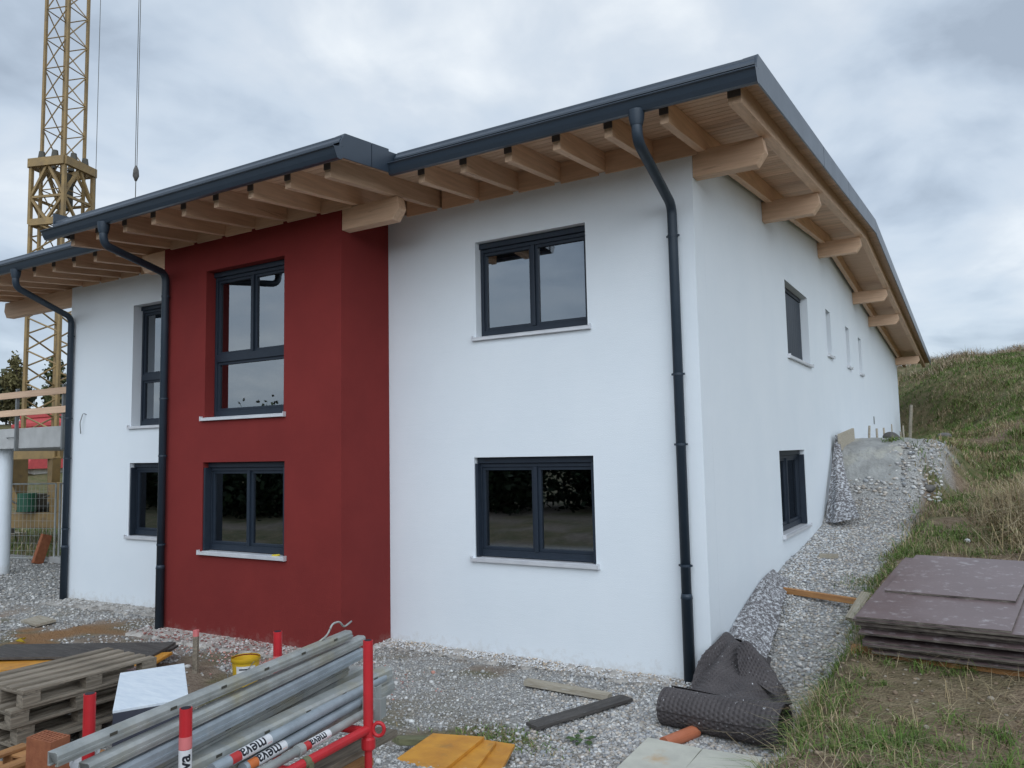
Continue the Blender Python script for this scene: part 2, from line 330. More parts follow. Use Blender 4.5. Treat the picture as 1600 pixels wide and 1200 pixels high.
gravel = np.where(y > 9, np.where(y < 24, 1-sstep((x-np.interp(y, [9, 12, 16, 24], [1.75, 1.95, 1.4, 1.0])-wob)/.4), 0), gravel)
gravel = np.where((x < -15) & (y > 3.6), 0, gravel); gravel = np.where(np.hypot(x+5, y) > 24, 0, gravel)
gravel = np.where(y < -7, .3, gravel)
gravel = gravel*(1-.85*dirt(x, y))
grass = sstep((fbm(x*.9+4, y*.9, 33)-.42)/.14)*(1-gravel)
grass = np.where((np.hypot(x, y) > 20) & (gravel < .5), np.maximum(grass, .75), grass)
grass = np.where((y < 5) & (x > 0), grass*.35, grass)
redm = sstep((fbm(x*1.1, y*1.1, 51)-.52)/.1)*np.exp(-((x+9.8)**2/6+(y+2.0)**2/1.2))*1.5
ground = structure(mesh_np('ground', V, F, 'ground', smooth=True, col=np.clip(np.stack([gravel, grass, redm], 1), 0, 1), colname='mask'))
ground['label'] = 'gravel yard rising into an earthy grass bank and hillside'
# ------------------------------------------------------------------ house
RS = .0961                                         # front roof slope
ZE, YE, XO, XQ = 6.067, -1.284, 1.035, -14.9       # eave line
YK, ZK, YB, ZB = 8.746, 7.032, 28.7, 6.04          # ridge and rear eave
BE, XS, XT = -2.186, -3.172, -8.74                 # bay eave
RB = (ZK-ZB)/(YB-YK)
def rtop(y): return ZE+RS*(y-YE) if y <= YK else ZK-RB*(y-YK)
TH = .13                                           # deck thickness above the boards
BD = .025                                          # soffit boards
XI, XR, MD, XL, YEND = -4.368, -8.0, -.948, -12.162, 25.54
house = empty('house', (-6, 0, 0), 'white rendered two storey house with red bay and timber eaves', 'house')
def wall_grid(mb, u0, u1, z0, z1, holes, P, depth, side):
    """wall face with rectangular openings and reveals; P(u,z,d) gives a point, d metres inside the face"""
    us = sorted({u0, u1, *[h[0] for h in holes], *[h[1] for h in holes]}); zs = sorted({z0, z1, *[h[2] for h in holes], *[h[3] for h in holes]})
    for d in (0, depth):
        for a, b in zip(us, us[1:]):
            for c, e_ in zip(zs, zs[1:]):
                if any(h[0] < (a+b)/2 < h[1] and h[2] < (c+e_)/2 < h[3] for h in holes): continue
                q = [P(a, c, d), P(b, c, d), P(b, e_, d), P(a, e_, d)]
                mb.add(q if (d == 0) == side else q[::-1], [(0, 1, 2, 3)])
    for h in holes+[(u0, u1, z0, z1)]:
        outer = h == (u0, u1, z0, z1)
        c4 = [(h[0], h[2]), (h[1], h[2]), (h[1], h[3]), (h[0], h[3])]
        for i in range(4):
            a, b = c4[i], c4[(i+1) % 4]
            q = [P(*a, 0), P(*b, 0), P(*b, depth), P(*a, depth)]
            mb.add(q if (outer != side) else q[::-1], [(0, 1, 2, 3)])
WZ = 5.80
mb = MB()
FH = [(-2.981, -1.309, 1.183, 2.443), (-2.917, -1.332, 3.983, 5.236), (-10.224, -8.56, 1.183, 2.443), (-10.211, -8.56, 3.083, 5.236)]
wall_grid(mb, XL, 0, -.4, WZ, FH, lambda u, z, d: (u, d, z), .36, True)
front = mb.build('front_wall', 'plaster_white', house); front['label'] = 'white rendered front wall'
mb = MB()
BH = [(-7.036, -5.379, 1.183, 2.443), (-7.016, -5.402, 3.083, 5.236)]
wall_grid(mb, XR, XI, -.4, WZ-.09, BH, lambda u, z, d: (u, MD+d, z), .36, True)
bay = mb.build('bay_wall', 'plaster_red', house); bay['label'] = 'dark red rendered front of the projecting bay'
for a, b in ((XI-.3, XI-.0005), (XR+.0005, XR+.3)):
    MB().hexa([(a, MD+.36, -.4), (b, MD+.36, -.4), (b, -.001, -.4), (a, -.001, -.4)], [(a, MD+.36, 5.735), (b, MD+.36, 5.735), (b, -.001, 5.785), (a, -.001, 5.785)]).build('bay_cheek', 'plaster_red', house)['label'] = 'dark red rendered side of the bay'
SH = [(3.745, 5.739, 1.183, 2.443), (4.767, 6.739, 3.983, 5.236)]+[(a, a+.585, 4.388, 5.346) for a in (8.795, 11.62, 13.91)]
mb = MB(); wall_grid(mb, .362, YEND, -.4, 5.40, SH, lambda u, z, d: (-d, u, z), .36, True)
top = [(y_, rtop(y_)-TH-BD-.004) for y_ in (.362, YK, YEND)]
mb.extrude([(0, .362, 5.4005)]+[(0, a, b) for a, b in top]+[(0, YEND, 5.4005)], (-.36, 0, 0))
gable = mb.build('gable_wall', 'plaster_white', house); gable['label'] = 'long white rendered gable wall'
mb = MB().box(XL, XL+.36, .362, YEND, -.4, 5.5); mb.extrude([(XL, .362, 5.5)]+[(XL, a, b) for a, b in top]+[(XL, YEND, 5.5)], (.36, 0, 0))
mb.build('end_wall', 'plaster_white', house)
MB().box(XL+.362, -.362, YEND-.36, YEND, -.4, 5.5).build('rear_wall', 'plaster_white', house)
MB().box(XL+.364, -.364, .364, YEND-.364, 2.62, 2.92).build('storey_floor', 'interior', house)
MB().box(XL+.364, -.364, .364, YEND-.364, -.14, .10).build('ground_floor', 'interior', house)
for a in (-3.9, -8.3):
    for z0, z1 in ((.102, 2.618), (2.922, 5.9)): MB().box(a, a+.15, .5, YEND-.5, z0, z1).build('partition_wall', 'interior', house)
for b in (5.2, 9.0):
    for x0, x1 in ((-3.7, -.37), (-8.1, -3.95), (-11.7, -8.35)):
        for z0, z1 in ((.102, 2.618), (2.922, 6.2)): MB().box(x0, x1, b, b+.15, z0, z1).build('partition_wall', 'interior', house)
# windows -----------------------------------------------------------
def window(u0, u1, z0, z1, P, lights, setback, transom=None, shutter=True, sill_lip=.05, guide=False):
    """P(u,z,d): d metres behind the wall face. The frame is the window itself; sashes, panes, sill, shutter rail hang on it."""
    def bx(m, a, b, c, d, e0, e1):
        p = [P(a, c, e0), P(b, c, e0), P(b, c, e1), P(a, c, e1)]; q = [P(a, d, e0), P(b, d, e0), P(b, d, e1), P(a, d, e1)]
        m.hexa(p, q)
    g = .004; fwid = .048; d0, d1 = setback, setback+.075
    zt = z1-g
    rail_h = .075 if shutter else 0
    m = MB(); za_, zb_ = z0+.012, zt-rail_h
    bx(m, u0+g, u0+fwid, za_, zb_, d0, d1); bx(m, u1-fwid, u1-g, za_, zb_, d0, d1)
    bx(m, u0+fwid, u1-fwid, zb_-fwid, zb_, d0, d1); bx(m, u0+fwid, u1-fwid, za_, za_+fwid+.035, d0, d1)
    w = m.build('window', 'frame', house, bevel=.004)
    a, b, c, d = u0+fwid, u1-fwid, za_+fwid+.035, zb_-fwid
    cells = []
    if transom:
        m = MB(); bx(m, a, b, transom-.055, transom+.055, d0-.006, d1); m.build('transom', 'frame', w, bevel=.004)
        cells.append((a, b, c, transom-.055)); c = transom+.055
    if lights == 2:
        mid = (a+b)/2; m = MB(); bx(m, mid-.024, mid+.024, c, d, d0-.012, d1); m.build('mullion', 'frame', w, bevel=.004)
        cells += [(a, mid-.024, c, d), (mid+.024, b, c, d)]
    else: cells.append((a, b, c, d))
    for (p, q, r, s) in cells:
        m = MB(); sw = .040; e0, e1 = d0+.018, d1+.012
        bx(m, p, p+sw, r, s, e0, e1); bx(m, q-sw, q, r, s, e0, e1); bx(m, p+sw, q-sw, r, r+sw, e0, e1); bx(m, p+sw, q-sw, s-sw, s, e0, e1)
        sa = m.build('sash', 'frame', w, bevel=.004)
        m = MB(); bx(m, p+sw-.004, q-sw+.004, r+sw-.004, s-sw+.004, d0+.045, d0+.049); m.build('pane', 'window_glass', w)
    if shutter:
        m = MB(); bx(m, u0+g, u1-g, zb_+.002, zt, d0-.03, d1); m.build('shutter_rail', 'frame', w, bevel=.004)
        for uu_ in (u0+.16, u1-.16):
            m = MB(); bx(m, uu_-.03, uu_+.03, zb_+.03, zb_+.048, d0-.034, d0-.0305); m.build('rail_slot', 'sticker_black', w)
    if guide:
        for p in (u0+g, u1-g-.036):
            m = MB(); bx(m, p, p+.036, za_, zb_, .012, d0-.004); m.build('shutter_guide', 'frame', w, bevel=.003)
    m = MB(); e = .035
    bx(m, u0-e, u1+e, z0-.045, z0-.012, -sill_lip, -.002); bx(m, u0+.002, u1-.002, z0-.014, z0+.004, -.0015, d0+.02); bx(m, u0-e, u1+e, z0-.0115, z0-.002, -sill_lip, -.0025)
    m.build('sill', 'aluminium', w, bevel=.003)
    for p in (u0-e-.012, u1+e):
        m = MB(); bx(m, p, p+.012, z0-.047, z0+.02, -sill_lip-.004, -.002); m.build('sill_end_cap', 'aluminium', w)
    return w
PF = lambda u, z, d: (u, d, z)
PB = lambda u, z, d: (u, MD+d, z)
PS = lambda u, z, d: (-d, u, z)
window(*FH[0], PF, 2, .10, guide=True)['label'] = 'lower window on the white front wall'
window(*FH[1], PF, 2, .12)['label'] = 'upper window on the white front wall'
window(*FH[2], PF, 2, .11, guide=True)
window(*FH[3], PF, 2, .17, transom=3.95)
window(*BH[0], PB, 2, .12, guide=True)['label'] = 'lower window in the red bay'
window(*BH[1], PB, 2, .16, transom=3.95)['label'] = 'tall upper window in the red bay'
window(*SH[0], PS, 2, .11, guide=True)
w = window(*SH[1], PS, 1, .15)
m = MB()
for k in range(11): m.box(-.145, -.13, 4.82+.172*k, 4.82+.172*k+.166, 4.03, 5.14)
m.build('shutter_blind', 'frame', w)
for h in SH[2:]: window(*h, PS, 1, .2, shutter=False)
# roof -----------------------------------------------------------------
mb = MB()
prof = [(YE, rtop(YE)), (YK, ZK), (YB, ZB), (YB, ZB-TH), (YK, ZK-TH), (YE, rtop(YE)-TH)]
mb.extrude([(XQ, a, b) for a, b in prof], (XO-XQ, 0, 0))
z1_, z2_ = rtop(BE), rtop(YE)
mb.extrude([(XT, BE, z1_), (XT, YE-.001, z2_), (XT, YE-.001, z2_-TH), (XT, BE, z1_-TH)], (XS-XT, 0, 0))
roof = mb.build('roof', 'anthracite', house); roof['label'] = 'dark metal low pitched roof'
def slab_between(mb, x0, x1, ya, yb, off, th):
    """piece under the roof from ya to yb; off = depth of its top below the roof surface"""
    a, b = rtop(ya)-off, rtop(yb)-off
    mb.hexa([(x0, ya, a-th), (x1, ya, a-th), (x1, yb, b-th), (x0, yb, b-th)], [(x0, ya, a), (x1, ya, a), (x1, yb, b), (x0, yb, b)]); return mb
PW = .118
y_ = BE+.012
k = 0
while y_ < YE-.02:
    slab_between(MB(), XT+.012, XS-.012, y_, min(y_+PW-.010, YE-.004), TH, BD).build('soffit_board', 'wood_x', roof); y_ += PW
y_ = YE+.012
while y_ < .02:
    slab_between(MB(), XQ+.012, XO-.012, y_, y_+PW-.010, TH, BD).build('soffit_board', 'wood_x', roof); y_ += PW
rest = MB()
while y_ < YB-.1:
    y2 = min(y_+PW-.010, YB-.02)
    if y_ < 9.5: slab_between(MB(), .004, XO-.012, y_, y2, TH, BD).build('soffit_board', 'wood_x', roof)
    else: slab_between(rest, .004, XO-.012, y_, y2, TH, BD)
    if y_ < 6: slab_between(MB(), XQ+.012, XL-.004, y_, y2, TH, BD).build('soffit_board', 'wood_x', roof)
    y_ += PW
stuff(rest.build('distant_soffit_board', 'wood_x', roof))
OFF = TH+BD+.001
RH = 6.19-5.80-OFF                                  # rafter height
def rafter(x, ya, yb, wd=.09): return slab_between(MB(), x-wd/2, x+wd/2, ya, yb, OFF, RH).build('rafter', 'wood_y', roof, bevel=.004)
def rend(x, y, wd=.094):   # dark gutter bracket on the rafter end
    zt = rtop(y)-OFF-.02
    MB().box(x-wd/2, x+wd/2, y-.014, y-.001, zt-.122, zt).build('gutter_bracket', 'bracket_metal', roof)
mx_ = [.112-.597*k for k in range(25)]
for x_ in mx_:
    if XT-.05 < x_ < XS+.02 or x_ < XQ+.2: continue
    rafter(x_, YE+.10, .30 if x_ < 0 else YK-.002); rend(x_, YE+.10)
for k in range(9):
    x_ = -3.50-.625*k
    if x_ > XT+.1: rafter(x_, BE+.10, .2); rend(x_, BE+.10)
slab_between(MB(), .112-.045, .112+.045, YK+.002, YEND+2.4, OFF, RH).build('rafter', 'wood_y', roof, bevel=.004)
slab_between(MB(), .74, .86, YE+.10, YK-.002, OFF, RH-.03).build('barge_rafter', 'wood_y', roof, bevel=.004); rend(.80, YE+.10, .124)
slab_between(MB(), .74, .86, YK+.002, YB-.2, OFF, RH-.03).build('barge_rafter', 'wood_y', roof, bevel=.004)
slab_between(MB(), XQ+.18, XQ+.30, YE+.10, YK-.002, OFF, RH-.03).build('barge_rafter', 'wood_y', roof, bevel=.004)
# blocking boards closing the wall head between rafters
def blocking(xs, y, zoff=0):
    xs = sorted(xs)
    for a, b in zip(xs, xs[1:]):
        if b-a > .7 or b-a < .2: continue
        zt = rtop(y)-OFF-.002
        MB().box(a+.047, b-.047, y+.006, y+.03, WZ+zoff-.03, zt).build('blocking_board', 'wood_x', roof)
blocking([x_ for x_ in mx_ if x_ > -4.3]+[-4.30], -.03)
blocking([x_ for x_ in mx_ if -12.3 < x_ < -8.1], -.03)
blocking([-3.50-.625*k for k in range(1, 8)], MD-.035, -.09)
# purlins
def purlin(x0, x1, y0, zt, h=.30, w_=.15, flip=False):
    """glulam purlin end, bottom corner of the tip cut back"""
    s = -1 if flip else 1; tip = x1
    pr = [(x0, y0, zt), (x0, y0, zt-h), (tip-s*.10, y0, zt-h), (tip, y0, zt-h*.55), (tip-s*.03, y0, zt)]
    return MB().extrude(pr, (0, w_, 0)).build('purlin', 'wood_x', roof, bevel=.006)
for (y_, xt_) in ((.03, .80), (3.36, .82), (8.2, .82), (13.25, .82), (16.55, .82), (25.0, .84)):
    zt = min(rtop(y_), rtop(y_+.15))-OFF-RH+.03-.003
    p = purlin(.001, xt_, y_, zt, .30)
purlin(XI+.001, -3.42, MD+.015, rtop(MD)-OFF-RH-.003, .29)
purlin(XR-.001, -8.62, MD+.015, rtop(MD)-OFF-RH-.003, .29, flip=True)
purlin(XL-.001, -14.7, .03, rtop(.03)-OFF-RH-.003, .32, flip=True)
# verge flashing, in lengths
def flash(x, ya, yb, eave_end=False):
    h0, h1 = .018, .262
    a, b = rtop(ya), rtop(yb)
    m = MB()
    nose = [(x+.002, ya, a-.085), (x+.002, ya+.066, rtop(ya+.066)+h0)] if eave_end else [(x+.002, ya, a+h0)]
    m.extrude([(x+.002, ya, a-h1)]+nose+[(x+.002, yb, b+h0), (x+.002, yb, b-h1)], (.018, 0, 0))
    yc = ya+.068 if eave_end else ya; a = rtop(yc)
    m.hexa([(x-.12, yc, a+.004), (x+.0015, yc, a+.004), (x+.0015, yb, b+.004), (x-.12, yb, b+.004)], [(x-.12, yc, a+.012), (x+.0015, yc, a+h0), (x+.0015, yb, b+h0), (x-.12, yb, b+.012)])
    return m.build('verge_flashing', 'anthracite', house)
cuts = [YE-.06, 2.35, 4.75, 7.35, YK]
for i, (a, b) in enumerate(zip(cuts, cuts[1:])): flash(XO, a, b-.022, i == 0)
cuts = [YK, 12, 16, 20, 24, YB+.03]
for a, b in zip(cuts, cuts[1:]): flash(XO, a, b-.022)
flash(XS, BE-.06, -1.75, True); flash(XS, -1.738, YE-.16)
# eave flashing and gutters
def eave(x0, x1, ye):
    z = rtop(ye)
    MB().extrude([(x0, ye+.25, z+.030), (x0, ye+.0, z+.006), (x0, ye-.062, z-.078), (x0, ye-.062, z-.098), (x0, ye-.054, z-.098), (x0, ye-.05, z-.08), (x0, ye+.01, z-.004), (x0, ye+.25, z+.016)], (x1-x0, 0, 0)).build('eave_flashing', 'anthracite', house)
    MB().box(x0+.01, x1-.01, ye-.03, ye-.003, z-TH-BD-.11, z-.014).build('fascia_board', 'anthracite', house)
def gutter(x0, x1, ye, outlet, up=1.0):
    z = rtop(ye)-.180; yb = ye-.033
    pr = [(yb, z+.035), (yb, z-.075)]+[(yb-.060+.060*math.cos(t), z-.075-.045*math.sin(t)) for t in (.5, 1.0, 1.57, 2.1)]+[(yb-.115, z-.070), (yb-.135, z-.02), (yb-.148, z+.0)]
    inner = [(a+.008 if i > 3 else a-.004, b+.006) for i, (a, b) in enumerate(pr)][::-1]
    mb = MB()
    P = [(x0, a, b) for a, b in pr]; Q = [(x1, a, b) for a, b in pr]; n = len(pr)
    I = [(x0, a, b) for a, b in inner]; J = [(x1, a, b) for a, b in inner]
    loop0 = P+I; loop1 = Q+J; m_ = len(loop0)
    mb.add(loop0+loop1, [((i+1) % m_, i, i+m_, (i+1) % m_+m_) for i in range(m_)])
    mb.tube([(x0, yb-.150, z+.002), (x1, yb-.150, z+.002)], .009, 8)
    for xx, s in ((x0, 1), (x1, -1)):
        poly = [(xx, a, b) for a, b in pr]; mb.extrude(poly+[], (s*.006, 0, 0))
    g = mb.build('gutter', 'anthracite', house)
    return g
eave(XS+.022, XO+.001, YE); gutter(XS-.01, XO+.03, YE, -.1)
eave(XQ, XT-.022, YE); gutter(XQ, XT-.05, YE, -11.5)
eave(XT, XS+.001, BE); gutter(XT-.09, XS+.03, BE, -7.4)
MB().box(XT-.018, XT-.002, BE-.05, YE-.02, rtop(BE)-.22, rtop(YE)+.02).build('verge_flashing', 'anthracite', house)
# downpipes
def bend(pts, r=.11, n=6):
    out = [Vector(pts[0])]
    for a, b, c in zip(pts, pts[1:], pts[2:]):
        a, b, c = Vector(a), Vector(b), Vector(c); p = b+(a-b).normalized()*r; q = b+(c-b).normalized()*r
        out += [(p*(1-t)+b*t)*(1-t)+(b*(1-t)+q*t)*t for t in [i/n for i in range(n+1)]]
    return out+[Vector(pts[-1])]
def downpipe(xg, yg, zg, xw, yw, zb_, zbase, label):
    R_ = .054
    m = MB(); m.tube([(xg, yg, zg+.03), (xg, yg, zg-.06), (xg, yg, zg-.12)], [.082, .074, R_+.004], 16, cap=False)
    m.tube(bend([(xg, yg, zg-.05), (xg, yg, zg-.27), (xw, yw, zb_), (xw, yw, .95)], .13), R_, 16)
    d = m.build('downpipe', 'pipe_metal', house, smooth=True); d['label'] = label
    MB().tube([(xw, yw, .955), (xw, yw, .90), (xw, yw, .898), (xw, yw, zbase)], [R_+.002, R_+.012, R_+.007, R_+.007], 16).build('standpipe', 'pipe_metal', d, smooth=True)
    for z in (zb_-.35, zb_-1.9, 2.55, 1.25):
        m = MB().tube([(xw, yw, z-.013), (xw, yw, z+.013)], R_+.006, 16)
        m.box(xw-R_-.02, xw-R_-.004, yw-.008, yw+.008, z-.011, z+.011).box(xw+R_+.004, xw+R_+.022, yw-.012, yw+.012, z-.011, z+.011)
        m.box(xw-.007, xw+.007, yw+R_, yw+.085, z-.007, z+.007)
        m.build('pipe_clamp', 'pipe_metal', d)
downpipe(-.10, -1.38, 5.765, -.222, -.075, 5.22, -.03, 'dark downpipe at the house corner')
downpipe(-7.42, -2.283, 5.68, -7.86, MD-.075, 5.30, -.06, 'dark downpipe on the red bay')
downpipe(-11.45, -1.38, 5.765, -12.03, -.075, 5.20, -.10, 'dark downpipe at the far end of the front wall')
# loose cable stub on the left white wall, tiny socket on the gable wall
MB().tube(bend([(-11.58, .0, 3.35), (-11.60, -.05, 3.38), (-11.66, -.07, 3.2), (-11.66, -.05, 3.0)], .04), .008, 6).build('cable_stub', 'wire', house, smooth=True)
MB().box(.001, .01, 16.4, 16.6, 3.1, 3.32).build('wall_socket', 'wire', house)
# concrete footing ledge showing at the wall base
def ledge(pts, w_, h, name='footing_ledge'):
    V_ = []; F_ = []; n = len(pts)
    for i, (x_, y_, z_) in enumerate(pts):
        j = lambda s: random.uniform(-s, s)
        d = Vector(pts[min(i+1, n-1)])-Vector(pts[max(i-1, 0)]); o_ = Vector((d.y, -d.x, 0)).normalized()
        b = Vector((x_, y_, z_))
        V_ += [b-o_*.02+Vector((0, 0, h*.9)), b+o_*(w_*.5+j(.03))+Vector((0, 0, h*.8+j(.03))), b+o_*(w_+j(.07))+Vector((0, 0, h*.6+j(.03))), b+o_*(w_+.03+j(.08))+Vector((0, 0, -.06))]
    for i in range(n-1):
        for k in range(3): F_.append((i*4+k, i*4+k+1, i*4+k+5, i*4+k+4))
    m = MB(); m.add(V_, F_); return m.build(name, 'concrete_rough', house)
def line(a, b, n): return [tuple(Vector(a).lerp(Vector(b), i/(n-1))) for i in range(n)]
ledge(line((XL-.05, .0, -.10), (XR, .0, -.05), 40), .38, .10)
ledge(line((XR-.05, MD, -.03), (XI+.05, MD, -.03), 40), .42, .09)
ledge(line((XI+.02, MD-.1, -.03), (XI+.02, .0, -.03), 10), .15, .07)
ledge(line((XI, .0, -.02), (-.2, .0, -.02), 48), .30, .055)
# ------------------------------------------------------------------ gravel, pebbles
ph = (1+5**.5)/2
ICO = np.array([(-1, ph, 0), (1, ph, 0), (-1, -ph, 0), (1, -ph, 0), (0, -1, ph), (0, 1, ph), (0, -1, -ph), (0, 1, -ph), (ph, 0, -1), (ph, 0, 1), (-ph, 0, -1), (-ph, 0, 1)])/math.sqrt(1+ph*ph)
ICF = np.array([(0, 11, 5), (0, 5, 1), (0, 1, 7), (0, 7, 10), (0, 10, 11), (1, 5, 9), (5, 11, 4), (11, 10, 2), (10, 7, 6), (7, 1, 8), (3, 9, 4), (3, 4, 2), (3, 2, 6), (3, 6, 8), (3, 8, 9), (4, 9, 5), (2, 4, 11), (6, 2, 10), (8, 6, 7), (9, 8, 1)])
def rand_rot(n):
    q = RNG.normal(size=(n, 4)); q /= np.linalg.norm(q, axis=1)[:, None]; w, x, y, z = q.T
    return np.stack([1-2*(y*y+z*z), 2*(x*y-z*w), 2*(x*z+y*w), 2*(x*y+z*w), 1-2*(x*x+z*z), 2*(y*z-x*w), 2*(x*z-y*w), 2*(y*z+x*w), 1-2*(x*x+y*y)], 1).reshape(n, 3, 3)
def stones(name, xs, ys, size, cols, label, squash=.62, sink=.25, smooth=True, zadd=0):
    n = len(xs); S = np.stack([size, size*RNG.uniform(.6, .95, n), size*squash*RNG.uniform(.7, 1.1, n)], 1)
    jit = 1+RNG.uniform(-.16, .16, (n, 12, 1))
    a = RNG.uniform(0, 6.28, n); tl = RNG.normal(0, .3, n)
    P = (ICO[None]*jit) @ rand_rot(n) * S[:, None, :]
    ca, sa = np.cos(a)[:, None], np.sin(a)[:, None]
    X = P[..., 0]*ca-P[..., 1]*sa; Y = P[..., 0]*sa+P[..., 1]*ca; Zz = P[..., 2]+X*tl[:, None]*.5
    zz = height(xs, ys)+S[:, 2]*(1-2*sink)+zadd
    Vv = np.stack([X+xs[:, None], Y+ys[:, None], Zz+zz[:, None]], -1).reshape(-1, 3)
    Ff = (ICF[None]+np.arange(n)[:, None, None]*12).reshape(-1, 3)
    c = np.repeat(cols, 12, axis=0)
    return stuff(mesh_np(name, Vv, Ff, 'stone', smooth=smooth, col=c), label, 'gravel')
def palette(n, base, var=.35):
    base = np.array(base); c = base[RNG.integers(0, len(base), n)]
    return np.clip(c*RNG.uniform(1-var, 1+var, n)[:, None], .02, .75)
GREY = [(.42, .41, .40), (.52, .51, .49), (.31, .30, .295), (.60, .58, .55), (.45, .41, .36), (.36, .37, .385), (.48, .42, .36)]
def footprint_free(x, y): return ~(((x < .03) & (y > -.02)) | ((x < XI+.03) & (x > XR-.05) & (y > MD-.02)))
# round pebbles of the drainage strip beside the gable
n = 17000; xs = RNG.uniform(.01, 1.6, n); ys = -2.7+RNG.random(n)**.8*10.6
wobs = (fbm(xs*2.2, ys*2.2, 21)-.5)*.4
k_ = (xs < edge_x(ys)+.12+wobs) & footprint_free(xs, ys) & (xs > .01-np.maximum(0, -ys)*.3)
xs, ys = xs[k_], ys[k_]
stones('pebble_gravel', xs, ys, RNG.uniform(.010, .027, len(xs))*np.where(RNG.random(len(xs)) < .03, 1.5, 1), palette(len(xs), GREY), 'rounded grey pebbles of the drainage strip along the gable wall')
# pebbles spilling in front of the corner
n = 9000; xs = RNG.normal(.1, .75, n); ys = RNG.normal(-1.5, .75, n)
k_ = footprint_free(xs, ys) & (ys < -.05) & (ys > -3.2) & (xs < edge_x(ys)+.1) & (xs > -1.6)
xs, ys = xs[k_], ys[k_]
stones('corner_gravel', xs, ys, RNG.uniform(.012, .025, len(xs)), palette(len(xs), GREY), 'coarse grey pebbles spread in front of the house corner')
# crushed fine gravel of the yard
n = 52000; xs = -12.5+RNG.random(n)**.62*13; ys = RNG.uniform(-4.6, -.02, n)
k_ = footprint_free(xs, ys) & (sstep((fbm(xs*1.1, ys*1.1, 51)-.52)/.1)*np.exp(-((xs+9.8)**2/6+(ys+2.0)**2/1.2))*1.5 < RNG.random(n)*.6+.1) & (dirt(xs, ys) < RNG.random(n)*.9+.12); xs, ys = xs[k_], ys[k_]
GC = [(.39, .385, .375), (.48, .47, .45), (.28, .275, .27), (.57, .56, .54), (.42, .385, .34)]
cc = palette(len(xs), GC)
pk = (np.exp(-((xs+5.2)**2/2.2+(ys+1.45)**2/.12)) > RNG.random(len(xs))*1.3); cc[pk] = cc[pk]*np.array([1.15, .62, .55])
stones('crushed_gravel', xs, ys, RNG.uniform(.005, .015, len(xs))*np.where(xs < -5, 1.5, 1)*np.where(RNG.random(len(xs)) < .03, 2.2, 1), cc, 'crushed grey gravel covering the yard in front of the house', squash=.7, smooth=False)
n = 6000; xs = RNG.uniform(-20, -12.3, n); ys = RNG.uniform(-3, 3.2, n)
stones('far_yard_gravel', xs, ys, RNG.uniform(.015, .04, n), palette(n, GC), 'grey gravel of the yard beyond the far end of the house', smooth=False)
# rubble crumbs and plaster splashes at the wall foot
n = 2000; t_ = RNG.random(n); xs = XI+t_*(-.15-XI); ys = -RNG.random(n)**1.6*.34-.01
cw = palette(n, [(.66, .66, .66), (.58, .56, .53), (.72, .72, .73), (.70, .70, .70), (.55, .44, .33), (.62, .6, .57)], .15)
stones('plaster_crumbs', xs, ys, RNG.uniform(.006, .019, n), cw, 'white plaster crumbs and rubble along the foot of the front wall', smooth=False, zadd=.035)
n = 650; xs = RNG.uniform(XR-.1, XI, n); ys = MD-.02-RNG.random(n)**1.4*.42
stones('red_crumbs', xs, ys, RNG.uniform(.008, .026, n), palette(n, [(.42, .27, .24), (.5, .45, .42), (.3, .14, .12), (.55, .5, .48)], .25), 'red stained rubble along the foot of the bay', smooth=False, zadd=.05)
n = 350; xs = RNG.uniform(XL-.1, XR, n); ys = -.02-RNG.random(n)**1.4*.4
stones('ledge_crumbs', xs, ys, RNG.uniform(.01, .03, n), palette(n, [(.42, .40, .37), (.55, .54, .52)], .25), 'pale rubble along the foot of the far white wall', smooth=False, zadd=.05)
n = 2600; xs = RNG.uniform(.2, 1.9, n); ys = RNG.uniform(8.0, 13.5, n); kk = (height(xs, ys) < 2.5) & ((xs > 1.0+.2*RNG.random(n)) | (ys < 8.3))
xs, ys = xs[kk], ys[kk]
stones('mound_stones', xs, ys, RNG.uniform(.02, .055, len(xs)), palette(len(xs), GREY), 'loose pale stones on the slope of the grey mound', smooth=False)
n = 700; xs = .02+RNG.random(n)*.55; ys = RNG.uniform(1.4, 6.6, n)
stones('splash_crumbs', xs, ys, RNG.uniform(.008, .02, n), palette(n, [(.7, .71, .72)], .1), 'white plaster splashes on the pebbles by the gable wall', smooth=False, zadd=.015)
# grey crusted mound top (sheet over the fill)
g1, g2 = np.meshgrid(np.linspace(.01, 1.42, 46), np.linspace(8.15, 13.2, 70))
gz = height(g1, g2)+.03+.09*(fbm(g1*3.3, g2*2.2, 71)-.45)-.12*sstep((g1-1.2)/.22)-.10*(1-sstep((g2-8.15)/.12))
Vm = np.stack([g1+.1*(fbm(g2*3, g1, 5)-.5)*(g1 > .5), g2, gz], -1).reshape(-1, 3); i_ = (np.arange(69)[:, None]*46+np.arange(45)[None]).ravel()
structure(mesh_np('fill_mound', Vm, np.stack([i_, i_+1, i_+47, i_+46], 1), 'geotextile', smooth=True))['label'] = 'grey crusted fill mound against the gable wall'
